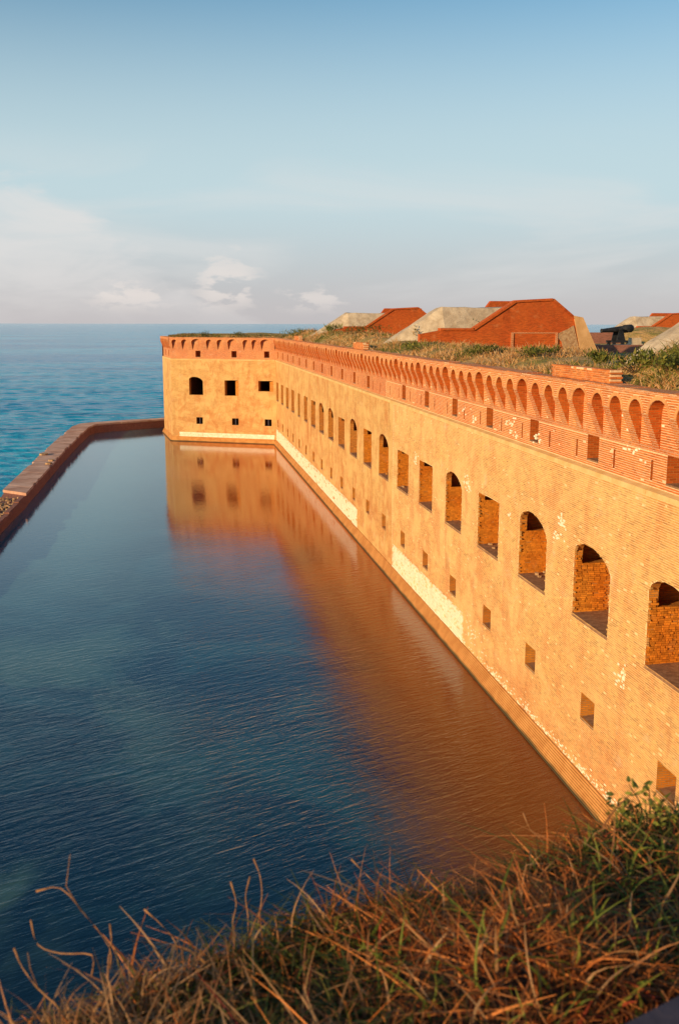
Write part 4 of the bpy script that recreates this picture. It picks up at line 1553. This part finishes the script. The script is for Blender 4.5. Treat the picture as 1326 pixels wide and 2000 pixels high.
# ------------------------------------------------------------------ sea wall
def sea_wall():
    g = thing('sea_wall', 'low brick sea wall with pale stone coping that divides the moat from the open sea', 'sea wall', loc=(-13, 60, 0))
    off = Vector(g.location)
    inn = [(-13.4, 5), (-12.69, 74.65), (-12.34, 85.7), (-12.12, 113.28), (-11.75, 130), (-11.45, 140.5), (-10.9, 143.9), (-9.6, 145.2), (-1.47, 150.74), (5, 155)]
    outp = [(-15.5, 5), (-14.76, 74.65), (-14.45, 87.67), (-14.2, 113.3), (-13.95, 130), (-13.6, 142.2), (-12.9, 145.6), (-11.2, 147.4), (-2.2, 152.6), (4.5, 157)]
    def inter(pts, n):
        """resample both edges with the same parameters"""
        P = [Vector((*p, 0)) for p in pts]
        return P
    rows = []
    for (a, b) in zip(zip(inn[:-1], inn[1:]), zip(outp[:-1], outp[1:])):
        ln = (Vector(a[1]) - Vector(a[0])).length
        n = max(1, int(ln / 1.4))
        for k in range(n):
            t = k / n
            rows.append((Vector(a[0]) * (1 - t) + Vector(a[1]) * t, Vector(b[0]) * (1 - t) + Vector(b[1]) * t))
    rows.append((Vector(inn[-1]), Vector(outp[-1])))
    mb = MB()
    rings = []
    for i_, (p, q) in enumerate(rows):
        broken = p.y < 85.2
        zt = 1.02 if not broken else 0.86 + random.uniform(-0.07, 0.05)
        ji = random.uniform(-0.04, 0.04)
        rings.append([Vector((p.x + ji, p.y, -1.5)) - off, Vector((p.x - 0.05 + ji, p.y, 0.55 + random.uniform(-.1, .1))) - off, Vector((p.x - 0.06 + ji, p.y, zt)) - off,
                      Vector((q.x + 0.06, q.y, zt)) - off, Vector((q.x, q.y, -1.5)) - off])
    mb.loft(rings, True, True)
    mb.build('brick_body', M['sea_wall'], g, fix=True)
    # coping stones laid one by one, the near stretch has lost them
    k = 0
    for (p0, q0), (p1, q1) in zip(rows[:-1], rows[1:]):
        if p0.y < 85.0: continue
        cb = MB()
        gp = 0.004
        a = p0.lerp(p1, gp); b = p0.lerp(p1, 1 - gp); c = q0.lerp(q1, 1 - gp); d = q0.lerp(q1, gp)
        z0, z1 = 1.022, 1.25 + random.uniform(-0.012, 0.012)
        lip = 0.06
        e1 = random.choice([0, 0, 0, 0, 0.12, 0.2]); e2 = random.choice([0, 0, 0, 0.12, 0.25])
        va = (a - d).normalized()
        A = a + va * (lip - e1); B = b + va * (lip - e1 * random.random()); Cc = c - va * (lip - e2); D = d - va * (lip - e2 * random.random())
        cb.hexa([Vector((v.x, v.y, z)) - off for z in (z0, z1) for v in (A, B, Cc, D)])
        cb.build('coping_stone', M['coping'], g, fix=True)
    # rubble left where the coping is gone, and its low inner rim
    rects = []
    mb = MB()
    for _ in range(420):
        y = random.uniform(60, 85.3)
        t = (y - 5) / (85.7 - 5)
        xi = -13.4 + (y - 5) * (1.06 / 80.7); 
        x = xi - 0.25 - random.random() * 1.75
        s = random.uniform(0.06, 0.2)
        n = 6
        ctr = Vector((x, y, 0.86)) - off
        pts = [ctr + Vector((s * math.cos(k * math.pi / 3 + s) * random.uniform(.6, 1.2), s * math.sin(k * math.pi / 3 + s) * random.uniform(.6, 1.2), 0)) for k in range(n)]
        mb.prism(pts, (random.uniform(-.03, .03), random.uniform(-.03, .03), random.uniform(0.05, 0.2)))
    mb.build('rubble', M['rubble'], g, uv=False, kind='stuff')
    mb = MB()
    for k in range(14):
        y0 = 64 + k * 1.5; y1 = y0 + 1.45
        x0 = -13.4 + (y0 - 5) * 0.01314; x1 = -13.4 + (y1 - 5) * 0.01314
        zt = 1.12 + random.uniform(-0.12, 0.05)
        mb.hexa([Vector(v) - off for v in ((x0, y0, 0.7), (x1, y1, 0.7), (x1 - 0.42, y1, 0.7), (x0 - 0.42, y0, 0.7),
                                           (x0, y0, zt), (x1, y1, zt), (x1 - 0.36, y1, zt), (x0 - 0.36, y0, zt))])
    mb.build('inner_rim', M['sea_wall'], g)
    # broken chunks lying on the coping edge
    labs = ['pale broken stone on the inner edge of the sea wall coping', 'second pale broken stone beside the first on the inner edge of the sea wall',
            'ochre clump of dry weed stone on the outer edge of the sea wall']
    for i, (x, y, s) in enumerate(((-12.5, 103.5, 0.32), (-12.5, 105.8, 0.28), (-13.9, 111.0, 0.5))):
        mb = MB()
        pts = [(x + s * math.cos(k * math.pi / 3.5) * random.uniform(.7, 1.2), y + s * 1.6 * math.sin(k * math.pi / 3.5) * random.uniform(.7, 1.2), 1.245) for k in range(7)]
        mb.prism(pts, (0.02, 0.03, 0.16))
        mb.build('broken_stone', M['rubble'], None, fix=True, label=labs[i], cat='stone', group='broken stones on the sea wall')


sea_wall()

# ------------------------------------------------------------------ grassy bank in front of the visitor


def cam_ray(px, py, dist):
    """point on the sight line through a pixel of the photograph, for setting plants where they stand"""
    d = f + r2 * ((px - 663) / 1944) - u2 * ((py - 1000) / 1944)
    return Vector((0, 0, H)) + d * dist


def bank_edge(x):
    return 1.86 + (x + 0.4) * 0.40


def bank_z(x, y):
    e = bank_edge(x)
    t = e - y
    return 13.81 + 0.05 * sstep(0.5, -0.3, x) - 0.07 * sstep(-0.1, -0.45, x) + 0.08 * sstep(0, 0.5, t) + 0.05 * math.sin(x * 5 + 1) * math.sin(y * 6) + 0.05 * math.sin(x * 2.3 + 0.5) - 0.35 * sstep(0.0, -0.25, t)


def bank():
    V = []; Fc = []
    nx, ny = 60, 44
    for j in range(ny):
        for i in range(nx):
            x = -3.2 + 8.0 * i / (nx - 1)
            e = bank_edge(x)
            t = 2.6 * (j / (ny - 1)) ** 1.5 - 0.28
            y = e - t
            V.append((x, y, bank_z(x, y)))
    for j in range(ny - 1):
        for i in range(nx - 1):
            a = j * nx + i; Fc.append((a, a + nx, a + nx + 1, a + 1))
    mb = MB(); mb.v = V; mb.f = Fc
    mb.build('bank_ground', M['earth'], smooth=True, uv=False, kind='structure')
    rg = np.random.default_rng(21)
    # tussocks: blades fan out of a tuft and curl over, each tuft its own colour
    NT_, PB = 2700, 27
    tx = rg.uniform(-1.5, 4.4, NT_)
    tt = rg.random(NT_) ** 1.1 * 1.5 - 0.07
    ty = bank_edge(tx) - tt * (0.75 + 0.12 * np.minimum(tx, 3))
    tz = np.array([bank_z(a, b) for a, b in zip(tx, ty)]) - 0.015
    sa, sb = cam_ray(1212, 2000, 1.55), cam_ray(1330, 1925, 1.62)
    line_y = sa.y + (tx - sa.x) * (sb.y - sa.y) / (sb.x - sa.x)
    clear = (tx > sa.x - 0.5) & (tx < sb.x + 0.7) & (ty < line_y + 0.07) & (ty > line_y - 0.5)
    ty = np.where(clear, line_y + 0.08 + rg.random(NT_) * 0.25, ty)
    tz = np.array([bank_z(a, b) for a, b in zip(tx, ty)]) - 0.015
    gm = np.array([hnoise(a * 4, b * 4, 1.2, 7) for a, b in zip(tx, ty)]) + rg.normal(0, 0.2, NT_) + 0.16 * (tx - 0.7)
    warm = np.array([1.32, 0.76, 0.48])
    tcol = DRY[rg.integers(0, len(DRY), NT_)] * warm * rg.uniform(0.3, 1.0, (NT_, 1)) * np.where(tx < 0.35, 1.3, 0.95)[:, None]
    g = gm > 0.0
    tcol[g] = GRN[rg.integers(0, len(GRN), g.sum())] * rg.uniform(0.4, 1.0, (g.sum(), 1))
    tl = rg.uniform(0.6, 1.25, NT_) * np.where(tx < 0.25, 1.15, 1.0)
    idx = np.repeat(np.arange(NT_), PB); N = len(idx)
    sp_ = np.where(g, 0.028, 0.035)[idx]
    base = np.stack([tx[idx] + rg.normal(0, 1, N) * sp_, ty[idx] + rg.normal(0, 1, N) * sp_, tz[idx]], 1)
    tint = tcol[idx] * rg.uniform(0.55, 1.35, (N, 1))
    mixd = rg.random(N) < 0.28
    tint[mixd] = DRY[rg.integers(0, len(DRY), mixd.sum())] * warm * rg.uniform(0.4, 1.0, (mixd.sum(), 1))
    rd = rg.random(N) < 0.02
    tint[rd] = RED[rg.integers(0, 2, rd.sum())]
    d = unit(np.stack([rg.normal(0, 0.6, N), rg.normal(0, 0.6, N), rg.uniform(0.35, 1.3, N)], 1))
    curl = d * np.array([1, 1, 0]) * rg.uniform(0.2, 1.5, (N, 1)) + rg.normal(0, 0.5, (N, 3))
    curl[:, 2] = -np.abs(rg.normal(0.45, 0.4, N))
    L = rg.uniform(0.045, 0.12, N) * tl[idx]
    W = rg.uniform(0.003, 0.0085, N)
    ribbons('bank_grass', M['blade'], base, d, L, W, curl, tint, seg=4, seed=31, kind='stuff',
            label='tangled dry and green grass over the bank in front')
    # longer green blades
    N = 2000
    x = rg.uniform(-0.4, 2.3, N); t = rg.random(N) * 1.1
    y = bank_edge(x) - t
    keep = rg.random(N) < 0.25 + 0.35 * (x + 0.4)
    x, y = x[keep], y[keep]; N = len(x)
    z = np.array([bank_z(a, b) for a, b in zip(x, y)])
    d = unit(np.stack([rg.normal(0, 0.5, N), rg.normal(0, 0.5, N), rg.uniform(0.5, 1.3, N)], 1))
    curl = rg.normal(0, 0.4, (N, 3)); curl[:, 2] = -np.abs(rg.normal(0.2, 0.3, N))
    tint = np.array([(0.16, 0.19, 0.03), (0.20, 0.21, 0.04), (0.10, 0.14, 0.025)])[rg.integers(0, 3, N)]
    rd = rg.random(N) < 0.07; tint[rd] = (0.34, 0.06, 0.03)
    ribbons('green_blades', M['blade'], np.stack([x, y, z], 1), d, rg.uniform(0.06, 0.15, N), rg.uniform(0.006, 0.012, N), curl, tint, seg=5, seed=37,
            kind='stuff', label='longer green and reddish blades among the dry grass of the bank')
    # dry stems with seed heads: arching and thicker
    N = 2400
    x = np.concatenate([rg.normal(-0.22, 0.24, 1900), rg.uniform(-0.2, 2.2, 500)]); t = rg.random(N) * 0.75 - 0.03
    y = bank_edge(x) - t
    z = np.array([bank_z(a, b) for a, b in zip(x, y)])
    d = unit(np.stack([rg.normal(-0.15, 0.45, N), rg.normal(0.1, 0.4, N), rg.uniform(0.6, 1.4, N)], 1))
    curl = rg.normal(0, 0.45, (N, 3)); curl[:, 2] = -np.abs(rg.normal(0.1, 0.25, N))
    tint = np.array([(0.42, 0.22, 0.10), (0.50, 0.29, 0.15), (0.36, 0.16, 0.07)])[rg.integers(0, 3, N)] * rg.uniform(0.6, 1.1, (N, 1))
    ribbons('dry_stems', M['blade'], np.stack([x, y, z], 1), d, rg.uniform(0.06, 0.16, N), rg.uniform(0.004, 0.009, N), curl, tint, seg=6, seed=41,
            kind='stuff', label='pale dry grass stems standing thick at the left of the bank')


bank()


def tube(mb, pts, r0, r1, n=6):
    rings = []
    P = [Vector(p) for p in pts]
    for i, p in enumerate(P):
        d = (P[min(i + 1, len(P) - 1)] - P[max(i - 1, 0)]).normalized()
        a = d.orthogonal().normalized(); b = d.cross(a)
        rr = r0 + (r1 - r0) * i / (len(P) - 1)
        rings.append([p + (a * math.cos(2 * math.pi * k / n) + b * math.sin(2 * math.pi * k / n)) * rr for k in range(n)])
    mb.loft(rings, True, True)


def stalks():
    """taller bare stalks rising above the grass edge against the water"""
    m_ = plain_mat('dry_stalk', (0.24, 0.11, 0.045), (0.36, 0.18, 0.08), 40, bd=0.001)
    L = [
        ([(215, 1850), (170, 1790), (120, 1735), (75, 1770 - 30)], 'tall bent dry stalk forking over the water at the left of the bank', 2.25, [[(160, 1780), (130, 1730), (138, 1668)]]),
        ([(180, 1865), (120, 1862), (75, 1845), (62, 1800)], 'low curving dry stalk that hooks upward at the far left of the bank', 2.2, []),
        ([(120, 1975), (75, 1930), (45, 1890), (30, 1855)], 'thin dry stalk leaning left in the lower left corner', 2.05, [[(75, 1930), (60, 1890), (55, 1860)]]),
        ([(505, 1800), (512, 1750), (508, 1710), (497, 1680)], 'upright dry stalk with a curled tip rising highest in the middle left of the bank', 2.45, []),
        ([(485, 1790), (480, 1750), (488, 1715)], 'straight dry stalk just left of the highest curled stalk', 2.45, []),
        ([(455, 1800), (462, 1765), (452, 1725)], 'short reddish stalk left of the pair of upright stalks', 2.45, []),
        ([(345, 1845), (320, 1810), (285, 1778)], 'reddish stalk with a thick head leaning left above the pale stems', 2.35, []),
        ([(740, 1735), (715, 1708), (688, 1680)], 'red stalk leaning left above the grass edge in the middle of the bank', 2.6, []),
        ([(1060, 1645), (1035, 1620), (1022, 1590)], 'thin tan stalk leaning left at the water edge near the wall foot', 2.95, []),
        ([(212, 1880), (218, 1840), (216, 1808)], 'short upright stalk with a seed head beside the tall bent stalk', 2.25, []),
    ]
    for i, (pts, lab, dist, forks) in enumerate(L):
        base = cam_ray(pts[0][0], pts[0][1] + 40, dist)
        P = [base] + [cam_ray(a, b, dist + 0.02 * k) for k, (a, b) in enumerate(pts)]
        # smooth the run of points
        Q = []
        for k in range(len(P) - 1):
            p0, p1, p2, p3 = P[max(0, k - 1)], P[k], P[k + 1], P[min(len(P) - 1, k + 2)]
            for t in (0, 0.33, 0.66):
                Q.append(0.5 * ((2 * p1) + (p2 - p0) * t + (2 * p0 - 5 * p1 + 4 * p2 - p3) * t * t + (3 * p1 - p0 - 3 * p2 + p3) * t ** 3))
        Q.append(P[-1])
        g = thing('dry_stalk', lab, 'stalk', 'dry stalks at the edge of the bank', loc=tuple(base))
        mb = MB(); tube(mb, [q - base for q in Q], 0.0020, 0.0010)
        st = mb.build('stem', m_, g, smooth=True, uv=False)
        for fk in forks:
            mb = MB(); tube(mb, [cam_ray(a, b, dist) - base for a, b in fk], 0.0014, 0.0008)
            mb.build('side_stem', m_, g, smooth=True, uv=False)
        # ragged seed head
        mb = MB()
        tip = Q[-1] - base; dr = (Q[-1] - Q[-3]).normalized()
        tube(mb, [tip - dr * 0.03, tip - dr * 0.015, tip + dr * 0.004], 0.0016, 0.0026, 5)
        mb.build('seed_head', m_, g, smooth=True, uv=False)


stalks()


def leafy_plants():
    rg = np.random.default_rng(77)
    spots = [((1215, 1590), 3.02, 'small bushy plant with round green leaves at the edge of the bank against the wall', 1.1),
             ((1270, 1570), 3.0, 'thick green leafy plant beside the small bushy one at the edge of the bank', 1.3),
             ((1318, 1590), 2.9, 'bright green leafy plant at the right end of the bank', 1.5)]
    for i, ((px, py), dist, lab, s) in enumerate(spots):
        c = cam_ray(px, py + 45, dist)
        g = thing('leafy_plant', lab, 'plant', 'leafy plants on the bank', loc=tuple(c))
        n = 90
        mb = MB(); tints = []
        stems = MB()
        for k in range(9):
            tip = Vector((rg.normal(0, 0.05), rg.normal(0, 0.05), rg.uniform(0.03, 0.10))) * s
            tube(stems, [(0, 0, -0.06), tuple(tip * 0.5 + Vector((0, 0, 0.01))), tuple(tip)], 0.003, 0.0015, 4)
            for j in range(10):
                q = tip * rg.uniform(0.5, 1.05) + Vector(rg.normal(0, 0.012, 3))
                a = Vector(rg.normal(0, 1, 3)); a.z = abs(a.z) * 0.5; a.normalize()
                b = a.orthogonal().normalized(); b = b * math.cos(j) + a.cross(b) * math.sin(j)
                ln, wd = rg.uniform(0.018, 0.032), rg.uniform(0.010, 0.017)
                nrm = a.cross(b) * 0.003
                mb.poly([q, q + a * ln * 0.4 + b * wd * 0.5 + nrm, q + a * ln * 0.8 + b * wd * 0.35, q + a * ln, q + a * ln * 0.8 - b * wd * 0.35, q + a * ln * 0.4 - b * wd * 0.5 + nrm])
                tints.append(GRN[rg.integers(0, 4)] * rg.uniform(0.9, 1.8))
        me = mb.mesh('leaves', M['leaf'], uv=False)
        at = me.attributes.new('tint', 'FLOAT_COLOR', 'FACE')
        at.data.foreach_set('color', np.concatenate([np.array(tints), np.ones((len(tints), 1))], 1).astype(np.float32).ravel())
        link('leaves', me, g)
        stems.build('stem', M['earth'], g, uv=False)


leafy_plants()


def ledge_stone():
    """dark flat coping in the lower right corner, beside the visitor"""
    p = [cam_ray(1212, 2000, 1.55), cam_ray(1330, 1925, 1.62)]
    a, b = p
    dirv = (b - a); dirv.z = 0; dirv.normalize()
    nrm = Vector((dirv.y, -dirv.x, 0))
    a = a - dirv * 0.5; b = b + dirv * 0.6
    z = (p[0].z + p[1].z) / 2 - 0.01
    g = thing('stone_slab', 'smooth dark blue grey stone slab in the lower right corner', 'stone slab', loc=(p[0].x, p[0].y, z))
    off = Vector(g.location)
    mb = MB()
    q = [Vector((a.x, a.y, z)), Vector((b.x, b.y, z)), Vector((b.x, b.y, z)) + nrm * 0.42, Vector((a.x, a.y, z)) + nrm * 0.42]
    mb.prism([v - off for v in q], (0, 0, -0.3))
    mb.build('slab', M['dark_stone'], g, fix=True)


ledge_stone()
